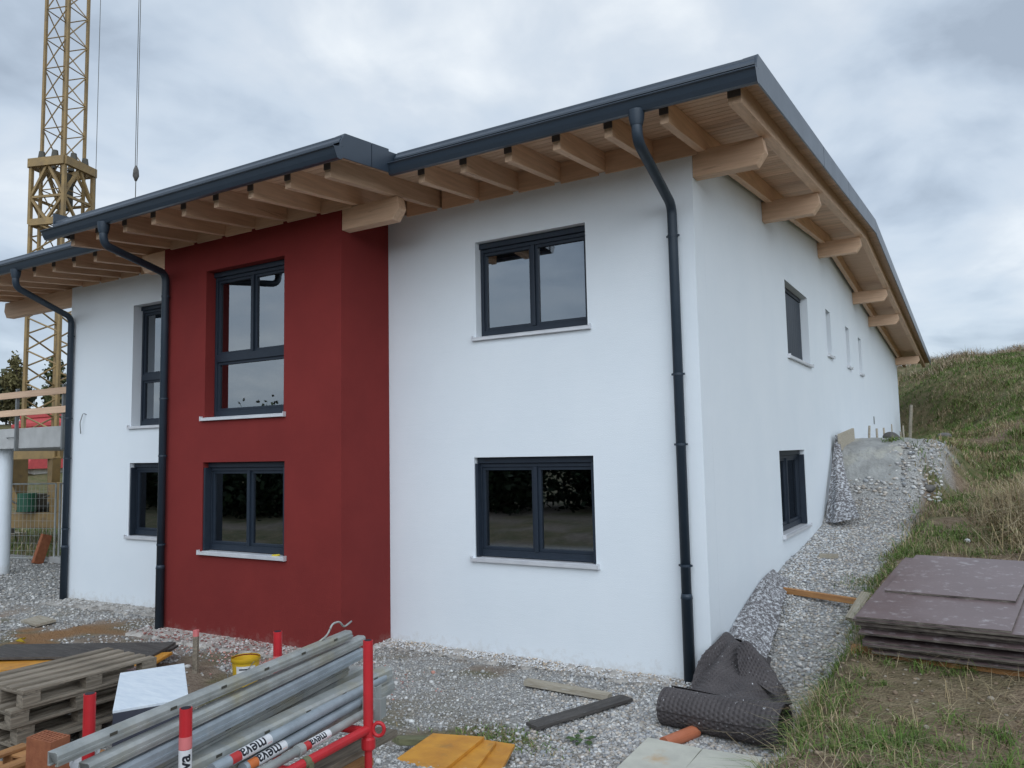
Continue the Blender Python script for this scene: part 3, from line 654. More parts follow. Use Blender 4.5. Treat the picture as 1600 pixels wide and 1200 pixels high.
# ------------------------------------------------------------------ grass
def blades(name, xs, ys, hgt, wid, cols, label, lean=.45, droop=.5, cat='grass'):
    n = len(xs); zz = height(xs, ys)-.01; a = RNG.uniform(0, 6.283, n)
    dx, dy = np.cos(a), np.sin(a); le = RNG.random(n)*lean
    b = np.stack([xs, ys, zz], 1); side = np.stack([-dy, dx, np.zeros(n)], 1)*(wid/2)[:, None]
    d = np.stack([dx*le, dy*le, np.ones(n)], 1)
    mid = b+d*(hgt*.55)[:, None]
    tip = b+d*(hgt)[:, None]+np.stack([dx, dy, np.zeros(n)], 1)*(hgt*le*droop*1.6)[:, None]; tip[:, 2] -= hgt*le*droop
    Vv = np.stack([b-side, b+side, mid+side*.75, mid-side*.75, tip], 1).reshape(-1, 3)
    o5 = np.arange(n)[:, None]*5
    Ff = np.concatenate([o5+np.array([[0, 1, 2]]), o5+np.array([[0, 2, 3]]), o5+np.array([[3, 2, 4]])])
    return stuff(mesh_np(name, Vv, Ff, 'blade', col=np.repeat(cols, 5, axis=0)), label, cat)
def gcol(n, dry, seedv=None):
    g = np.array([(.11, .195, .038), (.145, .225, .052), (.085, .155, .032), (.165, .215, .06)])[RNG.integers(0, 4, n)]
    b = np.array([(.36, .275, .15), (.44, .355, .21), (.28, .205, .12), (.40, .33, .215)])[RNG.integers(0, 4, n)]
    d = RNG.random(n) < dry
    return np.where(d[:, None], b, g)*RNG.uniform(.75, 1.2, n)[:, None]
def grass_zone(name, n, x0, x1, y0, y1, h0, h1, w0, dry, label, seed, thr=.45, soft=.15, **kw):
    xs = RNG.uniform(x0, x1, n); ys = RNG.uniform(y0, y1, n)
    f_ = fbm(xs*1.5, ys*1.5, seed); k = (f_+RNG.uniform(-soft, soft, n) > thr) & (xs > edge_x(ys)+.1+(fbm(xs*3, ys*3, 5)-.5)*.6)
    xs, ys, f_ = xs[k], ys[k], f_[k]; n = len(xs)
    dr = np.clip(dry+(fbm(xs*.9, ys*.9, seed+7)-.5)*2.6, .05, .97)
    return blades(name, xs, ys, RNG.uniform(h0, h1, n)*(.6+.8*f_), np.full(n, w0)*RNG.uniform(.7, 1.3, n), gcol(n, dr), label, **kw)
n = 2600; xs = RNG.uniform(.95, 3.7, n); ys = RNG.uniform(-4.8, 5, n); kk = xs > edge_x(ys)-.05; xs, ys = xs[kk], ys[kk]
stones('soil_clods', xs, ys, RNG.uniform(.006, .022, len(xs))*np.where(RNG.random(len(xs)) < .06, 1.8, 1), palette(len(xs), [(.22, .16, .11), (.28, .21, .15), (.17, .12, .08), (.29, .25, .20)], .25), 'brown clods and small stones on the near earth bank', smooth=False)['category'] = 'soil'
grass_zone('bank_grass', 9000, .9, 3.9, -5.2, 4.5, .04, .17, .006, .30, 'sparse green and dry grass on the near earth bank', 81, thr=.55, soft=.08, lean=1.2)
grass_zone('bank_straw', 2600, 1.15, 3.9, -3.9, 4.0, .08, .26, .004, 1.2, 'long dry straw lying over the near earth bank', 86, thr=.46, lean=3.2, droop=.30)
grass_zone('slope_grass', 60000, .9, 7, 4, 32, .05, .16, .012, .36, 'short patchy grass on the rising slope', 91, thr=.40, lean=1.3)
n = 11000; xs = RNG.uniform(-8, 4.5, n); ys = RNG.uniform(25.6, 35, n)
blades('hillside_grass', xs, ys, RNG.uniform(.08, .22, n), np.full(n, .022), gcol(n, np.clip(.38+(fbm(xs*.4, ys*.4, 19)-.5)*2, .05, .8))*.85, 'short green grass on the hillside behind the house', lean=1.3)
n = 17000; xs = RNG.uniform(-9, 9, n); ys = RNG.uniform(31.5, 42, n); kk = fbm(xs*.6, ys*.6, 17)+(ys-36)/8*.35+RNG.uniform(-.06, .06, n) > .46
xs, ys = xs[kk], ys[kk]; m_ = len(xs)
blades('crest_grass', xs, ys, RNG.uniform(.15, .55, m_)*(.5+fbm(xs*.8, ys*.8, 29)), np.full(m_, .018), gcol(m_, np.full(m_, .93))*np.array([1.0, .97, 1.1]), 'tall dry brown grass along the crest of the hill', lean=1.9, droop=.55)
n = 5200; xs = RNG.normal(3.25, .33, n); ys = RNG.normal(5.6, 1.2, n); kk = xs > 2.35
xs, ys = xs[kk], ys[kk]; m_ = len(xs)
blades('dry_tussock', xs, ys, RNG.uniform(.2, .62, m_), np.full(m_, .009), gcol(m_, np.full(m_, .95)), 'thick tussock of long straw coloured grass on the bank at the right edge', lean=1.5, droop=.5)
def clumps(name, nc, per, x0, x1, y0, y1, rad, h, wid, dry, label, seed, thr, lean):
    cx_ = RNG.uniform(x0, x1, nc); cy_ = RNG.uniform(y0, y1, nc); k = (fbm(cx_*1.4, cy_*1.4, seed) > thr) & (cx_ > edge_x(cy_)+.15)
    cx_, cy_ = cx_[k], cy_[k]; nc = len(cx_); sz = RNG.uniform(.5, 1.5, nc); cd = np.clip(RNG.normal(dry, .3, nc), 0, 1)
    i = RNG.integers(0, nc, nc*per); n = len(i)
    xs = cx_[i]+RNG.normal(0, rad, n)*sz[i]; ys = cy_[i]+RNG.normal(0, rad, n)*sz[i]
    blades(name, xs, ys, RNG.uniform(h*.35, h, n)*sz[i], np.full(n, wid)*RNG.uniform(.6, 1.4, n), gcol(n, cd[i]), label, lean=lean, droop=.55)
clumps('grass_clumps', 560, 55, 1.0, 3.8, -4.6, 4.6, .05, .16, .006, .25, 'tangled clumps of grass scattered over the near earth bank', 83, .42, 1.5)
clumps('slope_clumps', 700, 40, 1.1, 6.5, 4, 27, .10, .26, .013, .4, 'tangled clumps of grass and weeds on the rising slope', 97, .42, 1.4)
def tuft(cx_, cy_, n, rad, h, dry, label, wid=.006, lean=.9):
    xs = RNG.normal(cx_, rad, n); ys = RNG.normal(cy_, rad, n)
    blades('grass_tuft', xs, ys, RNG.uniform(h*.5, h, n), np.full(n, wid), gcol(n, np.full(n, dry)), label, lean=lean)
tuft(1.28, -1.55, 130, .06, .24, .75, 'straw coloured tuft of grass beside the membrane roll', lean=1.4)
tuft(1.12, .15, 160, .07, .13, .1, 'small green tuft of grass at the edge of the pebbles')
tuft(1.05, 9.6, 160, .09, .18, .05, 'green tuft growing on the grey mound', wid=.012)
tuft(1.15, 3.0, 300, .16, .12, .35, 'ragged green grass where the plank meets the bank')
n = 700; xs = RNG.normal(-1.15, .28, n); ys = RNG.normal(-2.35, .16, n)
blades('yard_weeds', xs, ys, RNG.uniform(.02, .07, n), np.full(n, .011), gcol(n, np.full(n, .3)), 'low green weeds in the gravel before the yellow boards', lean=1.2)
n = 9000; xs = RNG.uniform(-30, -13.5, n); ys = RNG.uniform(3.5, 16, n)
blades('yard_grass', xs, ys, RNG.uniform(.08, .4, n), np.full(n, .02), gcol(n, np.full(n, .35)), 'rough grass behind the site fence by the crane', lean=.8)
# broad leaved weeds by the yellow boards
for (cx_, cy_, lab) in ((-.52, -2.12, 'broad leaved green weed in the gravel by the yellow boards'),):
    w_ = empty('weed', (cx_, cy_, hz(cx_, cy_)), lab, 'weed')
    for k in range(11):
        a = k*2.4; rad = .045+.09*random.random(); h = .03+.06*random.random(); c_ = Vector((cx_+math.cos(a)*rad, cy_+math.sin(a)*rad, hz(cx_, cy_)+h))
        o_ = Vector((math.cos(a), math.sin(a), .15)); s_ = Vector((-math.sin(a), math.cos(a), 0)); l = .03+.025*random.random()
        me_ = [c_-o_*l, c_-o_*l*.3+s_*l*.6, c_+o_*l*.5+s_*l*.45, c_+o_*l-Vector((0, 0, .02)), c_+o_*l*.5-s_*l*.45, c_-o_*l*.3-s_*l*.6]
        o = mesh_np('leaf', [tuple(v) for v in me_], [(0, 1, 2), (0, 2, 3), (0, 3, 4), (0, 4, 5)], 'leaf', w_, col=np.tile(np.array([[.075, .12, .045]])*random.uniform(.8, 1.2), (6, 1)))
# ------------------------------------------------------------------ dimpled drainage membrane
def cat(P, t):   # Catmull-Rom through rows of P along axis 0
    n = len(P); t = np.clip(t, 0, 1)*(n-1); i = np.minimum(t.astype(int), n-2); f = (t-i)[:, None, None]
    p0, p1, p2, p3 = P[np.maximum(i-1, 0)], P[i], P[i+1], P[np.minimum(i+2, n-1)]
    return .5*(2*p1+(p2-p0)*f+(2*p0-5*p1+4*p2-p3)*f*f+(3*p1-p0-3*p2+p3)*f**3)
def sheet_grid(ctrl, nu, nv):
    P = np.array(ctrl, float); A = cat(P, np.linspace(0, 1, nu)); B = cat(A.transpose(1, 0, 2), np.linspace(0, 1, nv)); return B.transpose(1, 0, 2)
def dimple(G, pitch, depth, sub=6):
    """push round dimples into a grid of points; counts follow the sheet's own size"""
    nu, nv = G.shape[:2]
    du = np.gradient(G, axis=0); dv = np.gradient(G, axis=1); nrm = np.cross(du, dv); nrm /= np.linalg.norm(nrm, axis=2)[..., None]+1e-9
    lu = np.concatenate([[0], np.cumsum(np.linalg.norm(np.diff(G[:, nv//2], axis=0), axis=1))]); lv = np.concatenate([[0], np.cumsum(np.linalg.norm(np.diff(G[nu//2], axis=0), axis=1))])
    U, W = np.meshgrid(lu/pitch, lv/pitch, indexing='ij'); W = W+.5*(np.floor(U) % 2)
    r = np.hypot(U-np.floor(U)-.5, W-np.floor(W)-.5)
    return G+nrm*(depth*(1-sstep((r-.20)/.16)))[..., None]
def sheet_obj(name, G, m, parent=None):
    nu, nv = G.shape[:2]; i = (np.arange(nu-1)[:, None]*nv+np.arange(nv-1)[None]).ravel()
    o = mesh_np(name, G.reshape(-1, 3), np.stack([i, i+nv, i+nv+1, i+1], 1), m, parent, smooth=True)
    md = o.modifiers.new('thick', 'SOLIDIFY'); md.thickness = .003; md.offset = 0
    return o
mem = empty('drainage_membrane', (.5, -1.4, hz(.5, -1.4)), 'dark dimpled drainage membrane, unrolled from the gable wall to a fat roll', 'membrane')
a0, a1 = Vector((-.03, -1.36, .17)), Vector((1.06, -1.53, .205))
th = np.linspace(.9, .9+2*math.pi*2.35, 330); tt = np.linspace(0, 1, 230)
T_, H_ = np.meshgrid(tt, th, indexing='ij')
rad = (.165+.02*T_)*(1-.030*(th[-1]-H_)/(2*math.pi)*1.6)*(1+.02*np.sin(H_*2+T_*5)+.02*np.sin(T_*9+H_))
axd = (a1-a0).normalized(); hx = Vector((-axd.y, axd.x, 0)).normalized(); hzv = Vector((0, 0, 1))
Gr = np.array(a0)[None, None]+T_[..., None]*np.array(a1-a0)+rad[..., None]*(np.cos(H_)[..., None]*np.array(hx)+np.sin(H_)[..., None]*np.array(hzv))
sheet_obj('membrane_roll', dimple(Gr, .044, .012), 'membrane', mem)
ctrlB = [[(.03, .55, .44), (.10, .52, .43), (.22, .50, .36), (.36, .50, .28), (.50, .50, .22)],
         [(.04, .20, .45), (.14, .12, .45), (.27, .10, .40), (.42, .18, .36), (.56, .25, .22)],
         [(.03, -.15, .40), (.16, -.25, .38), (.34, -.20, .42), (.52, -.15, .32), (.66, -.02, .20)],
         [(.02, -.55, .30), (.20, -.60, .30), (.42, -.50, .36), (.62, -.45, .25), (.80, -.35, .17)],
         [(.00, -.90, .22), (.26, -.95, .26), (.50, -.88, .30), (.75, -.85, .18), (.98, -.80, .15)],
         [(-.02, -1.22, .30), (.25, -1.25, .31), (.52, -1.28, .32), (.80, -1.32, .33), (1.05, -1.38, .35)]]
GB = sheet_grid(ctrlB, 300, 200); uu_ = np.linspace(0, 1, 300)[:, None]; vv_ = np.linspace(0, 1, 200)[None]
GB[..., 2] += .055*np.sin(vv_*15+uu_*6)*np.sin(uu_*math.pi)+.02*np.sin(uu_*14-vv_*4)
GB[..., 0] += .03*np.sin(uu_*9+vv_*3)*np.sin(uu_*math.pi)
sheet_obj('crumpled_sheet', dimple(GB, .044, -.012), 'membrane', mem)['label'] = 'crumpled length of dark dimpled membrane'
ctrlF = [[(.30, -.06, .46), (.40, -.12, .50), (.52, -.18, .46), (.64, -.26, .36)],
         [(.34, -.26, .48), (.46, -.32, .54), (.60, -.38, .48), (.74, -.42, .36)],
         [(.40, -.46, .40), (.52, -.52, .45), (.66, -.56, .40), (.80, -.58, .29)],
         [(.46, -.62, .30), (.58, -.68, .30), (.70, -.72, .27), (.84, -.72, .22)]]
GF = sheet_grid(ctrlF, 110, 90); GF[..., 2] += .03*np.sin(np.linspace(0, 7, 110))[:, None]*np.sin(np.linspace(0, 5, 90))[None]
sheet_obj('folded_flap', dimple(GF, .044, -.012), 'membrane', mem)['label'] = 'stiff folded over flap of the dimpled membrane'
ctrlA = [[(.012, 2.95, .80), (.06, 2.95, .76), (.14, 2.95, .70), (.22, 2.95, .66)],
         [(.012, 2.3, .76), (.09, 2.25, .72), (.20, 2.2, .64), (.32, 2.15, .57)],
         [(.012, 1.6, .63), (.11, 1.5, .60), (.26, 1.4, .50), (.40, 1.35, .40)],
         [(.012, 1.0, .50), (.12, .92, .48), (.28, .82, .40), (.44, .75, .28)],
         [(.012, .5, .36), (.13, .45, .40), (.30, .40, .36), (.50, .30, .24)]]
GA = sheet_grid(ctrlA, 330, 100); GA[..., 2] += .02*np.sin(np.linspace(0, 22, 330))[:, None]*np.linspace(0, 1, 100)[None]+.01
sheet_obj('splashed_strip', dimple(GA, .042, .009), 'membrane_splashed', mem)['label'] = 'strip of membrane splashed with white plaster along the wall foot'
flap = empty('membrane_flap', (.3, 7.2, hz(.3, 7.2)), 'dark plaster splashed membrane flap hanging by the mound at the gable wall', 'membrane')
ctrlC = [[(.02, 8.75, 2.72), (.06, 8.72, 2.70), (.10, 8.7, 2.68)],
         [(.02, 8.2, 2.2), (.14, 8.05, 2.1), (.24, 8.1, 2.05)],
         [(.02, 7.6, 1.65), (.22, 7.35, 1.6), (.42, 7.4, 1.62)],
         [(.02, 7.05, 1.10), (.26, 6.8, 1.12), (.62, 6.75, 1.24)]]
GC_ = sheet_grid(ctrlC, 130, 60); GC_[..., 0] += .04*np.sin(np.linspace(0, 9, 60))[None]*np.linspace(0, 1, 130)[:, None]+.045
sheet_obj('flap_sheet', dimple(GC_, .035, .007), 'membrane_splashed', flap)
MB().bar((.16, 8.55, 2.56), (.26, 9.9, 2.70), .05, .34).build('edge_board', 'wood_plank', flap, bevel=.004)['label'] = 'pale upright board holding the membrane edge'
# ------------------------------------------------------------------ boards, planks, stakes
def frame_pts(o_, a, b, c): return [Vector(o_)+Vector(p) for p in ()]
def slab(name, o_, a, b, th, m, parent=None, bevel=.002):
    """plate: corner o_, edges a and b, thickness th upwards along its normal"""
    o_, a, b = Vector(o_), Vector(a), Vector(b); n = a.cross(b).normalized()
    if n.z < 0: n = -n
    q = [o_, o_+a, o_+a+b, o_+b]
    if a.cross(b).z < 0: q = [o_, o_+b, o_+a+b, o_+a]
    return MB().hexa(q, [p+n*th for p in q]).build(name, m, parent, bevel=bevel)
def plank(name, p, q, w_, h, m, label, cat_='plank', group=None, tilt=0):
    """a board with its length along local x so that the grain follows it"""
    p, q = Vector(p), Vector(q); d = (q-p); l = d.length; d.normalize()
    mb = MB().box(-l/2, l/2, -w_/2, w_/2, -h/2, h/2); o = mb.build(name, m, bevel=.003)
    x = d; y = Vector((0, 0, 1)).cross(x).normalized(); z = x.cross(y); R_ = Matrix((x, y, z)).transposed()
    o.matrix_basis = Matrix.Translation((p+q)/2) @ (R_ @ Matrix.Rotation(tilt, 3, 'X')).to_4x4()
    if label: tag(o, label, cat_, group)
    return o
def on(x, y, dz=0): return (x, y, hz(x, y)+dz)
plank('plank', on(-1.74, -.93, .05), on(-.76, -.95, .05), .11, .055, 'wood_plank', 'pale squared timber lying on the gravel along the white wall')
plank('board', on(-1.04, -2.05, .045), on(-.60, -.90, .05), .17, .03, 'wood_dark', 'dark weathered board lying on the gravel, pointing at the downpipe')
plank('plank', on(.20, 2.52, .03), on(1.24, 2.02, .045), .07, .07, 'wood_orange', 'orange brown plank across the pebble strip from the wall')
plank('offcut', on(.40, 4.25, .04), on(.66, 4.30, .04), .10, .06, 'wood_plank', 'short grey timber offcut on the pebbles under the gable window', 'offcut')
plank('offcut', on(1.18, 1.55, .06), on(1.34, 1.80, .07), .14, .07, 'wood_plank', 'pale squared offcut between the plank and the plywood stack', 'offcut')
plank('board', on(-1.56, -3.32, .10), on(-1.42, -2.98, .06), .12, .05, 'wood_green', 'mossy green board end beside the red rack', 'board')
plank('board', (-10.55, -1.42, hz(-10.4, -1.4)+.05), (-9.95, -1.50, hz(-10, -1.5)+.05), .28, .04, 'wood_plank', 'pale concrete streaked board on the gravel before the far white wall', 'board', tilt=.1)
def stake(x, y, h, w_, m, label, lean=(0, 0), tip=None, group=None):
    z = hz(x, y); o = MB().tube([(x, y, z-.15), (x+lean[0]*.5, y+lean[1]*.5, z+h*.5), (x+lean[0], y+lean[1], z+h)], [w_*.5, w_*.52, w_*.48], 7).build('stake', m)
    tag(o, label, 'stake', group)
    if tip: MB().tube([(x+lean[0]*.86, y+lean[1]*.86, z+h*.86), (x+lean[0]*1.0, y+lean[1]*1.0, z+h*1.004)], w_*.515, 7).build('painted_tip', tip, o)
    return o
stake(-5.50, -2.19, .49, .07, 'wood_grey', 'weathered wooden stake with pink painted tip before the red bay', tip='sticker_pink')
gl_ = 'small wooden stake on the fill beside the gable wall, '
for x_, y_, h_, lab, ln in ((.32, 12.1, .36, 'nearest of the row', (.03, 0)), (.32, 13.9, .32, 'second of the row', (0, 0)), (.32, 15.7, .36, 'third of the row', (0, .02)), (.32, 18.1, .52, 'fourth and slimmest of the row', (0, 0)), (.45, 20.6, .5, 'fifth of the row', (0, 0)), (.47, 19.2, .3, 'short one just beyond the corner', (0, 0))):
    stake(x_, y_, h_, .055 if 'slim' not in lab else .04, 'wood_plank', gl_+lab, ln, group='survey stakes on the fill')
stake(.44, 23.3, 1.3, .11, 'wood_plank', 'tall leaning stake at the far end of the gable wall', (.12, .1))
# ------------------------------------------------------------------ plywood stack on the bank
A = Vector((1.14, -.075, .0)); B = Vector((.28, 1.70, .305)); O_ = Vector((1.53, -.745, 1.0)); nn = A.cross(B).normalized()
an, bn = A.normalized(), B.normalized()
grp = 'plywood sheets stacked on the bank'
k = 0; hgt = -.285
lay = []
for k in range(13):
    th_ = .021; gap = .0015
    if k == 5: gap = .02
    if k == 9: gap = .03
    hgt += gap
    lay.append((k, hgt, th_)); hgt += th_
hgt0 = lay[0][1]
for k, h, th_ in lay:
    j = .055 if k < 9 else .015
    sft = an*(random.uniform(-j, j)+(.06 if k < 5 else (.03 if k < 9 else 0)))+bn*(random.uniform(-j, j)+(.04 if k < 9 else 0))
    ln = 1.0 if k > 4 else .98
    q = O_+nn*(h-hgt+.0)+sft; q = q-nn*0
    lab = 'brown film faced plywood sheet, '+('top full sheet of the stack on the bank' if k == 12 else ('lowest', 'second', 'third', 'fourth', 'fifth', 'sixth', 'seventh', 'eighth', 'ninth', 'tenth', 'eleventh', 'twelfth')[k]+' from the bottom of the stack on the bank')
    ps = empty('plywood_sheet', q, lab, 'plywood', grp)
    wdt = (1.16 if k == 12 else 1.30+random.uniform(-.03, .05))
    slab('core', q, an*wdt, bn*1.78*ln, th_-.004, 'ply_edge', ps, bevel=0)
    slab('film', q+nn*(th_-.0039), an*wdt, bn*1.78*ln, .0035, 'ply_film', ps, bevel=0)
q = O_+nn*.001+an*.085+bn*.66
ps = empty('plywood_sheet', q, 'smaller brown plywood sheet lying askew on top of the stack on the bank', 'plywood', grp)
a2 = (an+bn*-.02).normalized(); b2 = (bn+an*.02).normalized()
slab('core', q, a2*1.04, b2*1.16, .017, 'ply_edge', ps, bevel=0); slab('film', q+nn*.0171, a2*1.04, b2*1.16, .0035, 'ply_film', ps, bevel=0)
for i, (u_, m_) in enumerate(((.03, 'wood_orange'), (.85, 'wood_plank'))):
    p = O_+nn*(hgt0-hgt-.055)+bn*(u_*1.5+.12)
    plank('bearer', p-an*.10, p+an*1.34, .10, .10, m_, ('front orange' if i == 0 else 'rear grey')+' timber bearer under the plywood stack', 'timber')
p = O_+nn*(hgt0-hgt-.20)+bn*.25
plank('bearer', p+an*.1, p+an*1.3, .16, .16, 'wood_dark', 'dark timber bearer sunk in the grass under the plywood stack', 'timber')
# ------------------------------------------------------------------ yellow boards, pale boards, orange pipe
for i, (o_, a, b) in enumerate((((-1.28, -2.83, .035), (.50, .05, 0), (.28, -.80, 0)), ((-1.36, -2.95, .064), (.46, .08, .0), (.22, -.75, 0)), ((-1.42, -3.02, .092), (.42, .13, 0), (.10, -.72, 0)))):
    o = slab('formwork_board', (o_[0], o_[1], o_[2]+hz(-1.2, -3.0)), a, b, .026, 'yellow_ply')
    tag(o, ('lowest', 'middle', 'topmost')[i]+' of three weathered yellow formwork boards at the picture bottom', 'board', 'yellow formwork boards')
tag(slab('board', (.03, -1.96, hz(.3, -2.2)+.05), (.47, -.03, 0), (.02, -.75, .0), .045, 'pale_board', bevel=.004), 'pale cream board left of the pair below the membrane roll', 'board')
tag(slab('board', (.515, -2.0, hz(.6, -2.2)+.05), (.46, .05, 0), (.0, -.75, .0), .05, 'pale_board', bevel=.004), 'pale cream board right of the pair below the membrane roll', 'board')
z_ = hz(.2, -1.8)
o = MB().tube([(.30, -1.52, z_+.05), (.16, -1.93, z_+.05)], .055, 20).build('drain_pipe', 'orange_pipe', smooth=False); tag(o, 'orange plastic drain pipe poking out under the membrane roll', 'pipe')
# ------------------------------------------------------------------ paint bucket
bx_, by_ = -4.58, -2.24; bz = hz(bx_, by_)
bk = empty('paint_bucket', (bx_, by_, bz), 'yellow paint bucket with red paint inside, standing before the red bay', 'bucket')
R0, R1, HB = .125, .15, .30
mb = MB().tube([(bx_, by_, bz), (bx_, by_, bz+HB)], [R0, R1], 28, cap=False); mb.tube([(bx_, by_, bz+.01), (bx_, by_, bz+HB)], [R0-.006, R1-.006], 28, cap=False)
mb.f[-28:] = [f[::-1] for f in mb.f[-28:]]
mb.add([(bx_+R0*math.cos(t), by_+R0*math.sin(t), bz) for t in [2*math.pi*i/28 for i in range(28)]], [tuple(range(28))]); mb.build('bucket_body', 'bucket_yellow', bk, smooth=True)
mb = MB().tube([(bx_, by_, bz+HB-.045), (bx_, by_, bz+HB-.04), (bx_, by_, bz+HB)], [R1-.002, R1+.008, R1+.007], 28, cap=False); mb.build('bucket_rim', 'bucket_yellow', bk, smooth=True)
MB().tube([(bx_, by_, bz+.19), (bx_, by_, bz+.2)], R1-.018, 28).build('red_paint', 'paint_wet', bk)
MB().tube([(bx_, by_, bz+HB-.05), (bx_, by_, bz+HB-.004)], R1-.0075, 28, cap=False).build('paint_smear', 'paint_wet', bk)
lab_ = MB(); ang0 = math.atan2(-8.33-by_, 2.56-bx_)
for i in range(12):
    for z in (.09, .225):
        t = ang0-.75+i*1.5/11; r_ = R0+(R1-R0)*z/HB+.0015; lab_.v.append((bx_+r_*math.cos(t), by_+r_*math.sin(t), bz+z))
for i in range(11): lab_.f.append((2*i, 2*i+2, 2*i+3, 2*i+1))
lab_.build('label', 'sticker_white', bk)
bar_ = MB()
for (z0, z1, t0, t1) in ((.185, .20, -.5, .35), (.115, .135, -.55, .2)):
    n0 = len(bar_.v)
    for i in range(8):
        for z in (z0, z1):
            t = ang0+t0+i*(t1-t0)/7; r_ = R0+(R1-R0)*z/HB+.0028; bar_.v.append((bx_+r_*math.cos(t), by_+r_*math.sin(t), bz+z))
    for i in range(7): bar_.f.append((n0+2*i, n0+2*i+2, n0+2*i+3, n0+2*i+1))
bar_.build('label_print', 'sticker_black', bk)
MB().tube(bend([(bx_-R1-.01, by_, bz+HB-.03), (bx_-R1-.03, by_-.05, bz+HB-.1), (bx_-.10, by_-.17, bz+.10), (bx_+.10, by_-.17, bz+.10), (bx_+R1+.01, by_-.02, bz+HB-.03)], .04), .004, 6).build('wire_handle', 'wire', bk)
# ------------------------------------------------------------------ red steel stacking rack with galvanised shoring
rk = empty('stacking_rack', (-.6, -5.65, .62), 'red steel stacking rack loaded with galvanised shoring, at the picture bottom', 'rack')
PA, PBk, PC, PD = (-.35, -5.02), (-.25, -6.23), (-.80, -6.30), (-.97, -5.09)
def text_mesh(txt, size, bold=.0):
    c = bpy.data.curves.new('lettering', 'FONT'); c.body = txt; c.size = size; c.align_x = 'CENTER'; c.align_y = 'CENTER'; c.offset = bold
    o = bpy.data.objects.new('lettering', c); COL.objects.link(o); dg = bpy.context.evaluated_depsgraph_get()
    me = bpy.data.meshes.new_from_object(o.evaluated_get(dg)); bpy.data.objects.remove(o)
    import bmesh
    bm = bmesh.new(); bm.from_mesh(me); bmesh.ops.triangulate(bm, faces=bm.faces[:])
    for _ in range(3):
        es = [e for e in bm.edges if e.calc_length() > size*.09]
        if es: bmesh.ops.subdivide_edges(bm, edges=es, cuts=1, use_grid_fill=False); bmesh.ops.triangulate(bm, faces=bm.faces[:])
    bm.verts.index_update(); v = [tuple(p.co) for p in bm.verts]; f = [tuple(q.index for q in p.verts) for p in bm.faces]; bm.free(); return v, f
def wrap(p, q, rad, mid, up, name, m, parent, polys):
    """lay flat shapes (u along p->q, v across) round a tube; mid = metres from p, up = direction the sticker faces"""
    p, q, up = Vector(p), Vector(q), Vector(up); d = (q-p).normalized(); n = (up-d*up.dot(d)).normalized(); s = n.cross(d)
    mb = MB()
    for v, f in polys:
        pts = []
        for a, b, *_ in v:
            t = b/rad; pts.append(p+d*(mid+a)+(n*math.cos(t)+s*math.sin(t))*rad)
        mb.add(pts, f)
    return mb.build(name, m, parent)
def patch(u0, u1, v0, v1, n=17):
    v = []; f = []
    for i in range(n): v += [(u0, v0+(v1-v0)*i/(n-1)), (u1, v0+(v1-v0)*i/(n-1))]
    for i in range(n-1): f.append((2*i, 2*i+1, 2*i+3, 2*i+2))
    return v, f
for nm, (x_, y_), zb_ in (('A', PA, .70), ('B', PBk, .70), ('C', PC, .70), ('D', PD, .66)):
    if nm == 'A':
        ps = MB().tube([(x_, y_, .98), (x_, y_, 1.5)], .027, 16).build('post', 'red_paint', rk)
        MB().tube([(x_, y_, .93), (x_, y_, .94), (x_, y_, .985), (x_, y_, .995)], [.034, .038, .038, .03], 16).build('sleeve', 'red_paint', rk)
        MB().tube([(x_, y_, zb_-.05), (x_, y_, .935)], .021, 14).build('lower_post', 'red_paint', rk)
    else: ps = MB().tube([(x_, y_, zb_-.05), (x_, y_, 1.5)], .025, 16).build('post', 'red_paint', rk)
    MB().tube([(x_, y_, 1.5), (x_, y_, 1.502)], .020, 14).build('post_mouth', 'sticker_black', ps)
def rod(name, p, q, r, m='red_paint', par=None): return MB().tube([p, q], r, 12).build(name, m, par if par is not None else rk)
P3 = lambda p, z: (p[0], p[1], z)
rod('side_rail', P3(PA, 1.035), P3(PBk, 1.035), .024); rod('side_rail', P3(PD, 1.03), P3(PC, 1.03), .022)
rod('cross_rail', P3(PA, 1.02), P3(PD, 1.02), .022); rod('cross_rail', P3(PBk, 1.02), P3(PC, 1.02), .022)
for a, b in ((PA, PBk), (PD, PC), (PA, PD), (PBk, PC)): rod('base_rail', P3(a, .74), P3(b, .74), .022)
for p in (PA, PBk, PC, PD): MB().box(p[0]-.06, p[0]+.06, p[1]-.06, p[1]+.06, hz(*p)-.02, .70).build('foot', 'red_paint', rk)
rg = Vector((PA[0]+.055, PA[1]+.02, 1.035)); MB().tube([rg+Vector((.030*math.cos(t)*.9, .030*math.cos(t)*.45, .034*math.sin(t))) for t in [2*math.pi*i/24 for i in range(25)]], .010, 8, cap=False).build('lifting_eye', 'red_paint', rk, smooth=True)
dab = (Vector((*PBk, 0))-Vector((*PA, 0))).normalized()
st = Vector((*PA, 1.035))+dab*.50
MB().tube([st-dab*.02, st+dab*.02], .0265, 14).build('strap_loop', 'wood_green', rk)
MB().bar(st+Vector((.027, .012, 0)), st+Vector((.032, .012, -.12)), .004, .034, up=dab).build('strap_tail', 'wood_green', rk)
CAMV = Vector((2.5651, -8.3314, 2.5054))
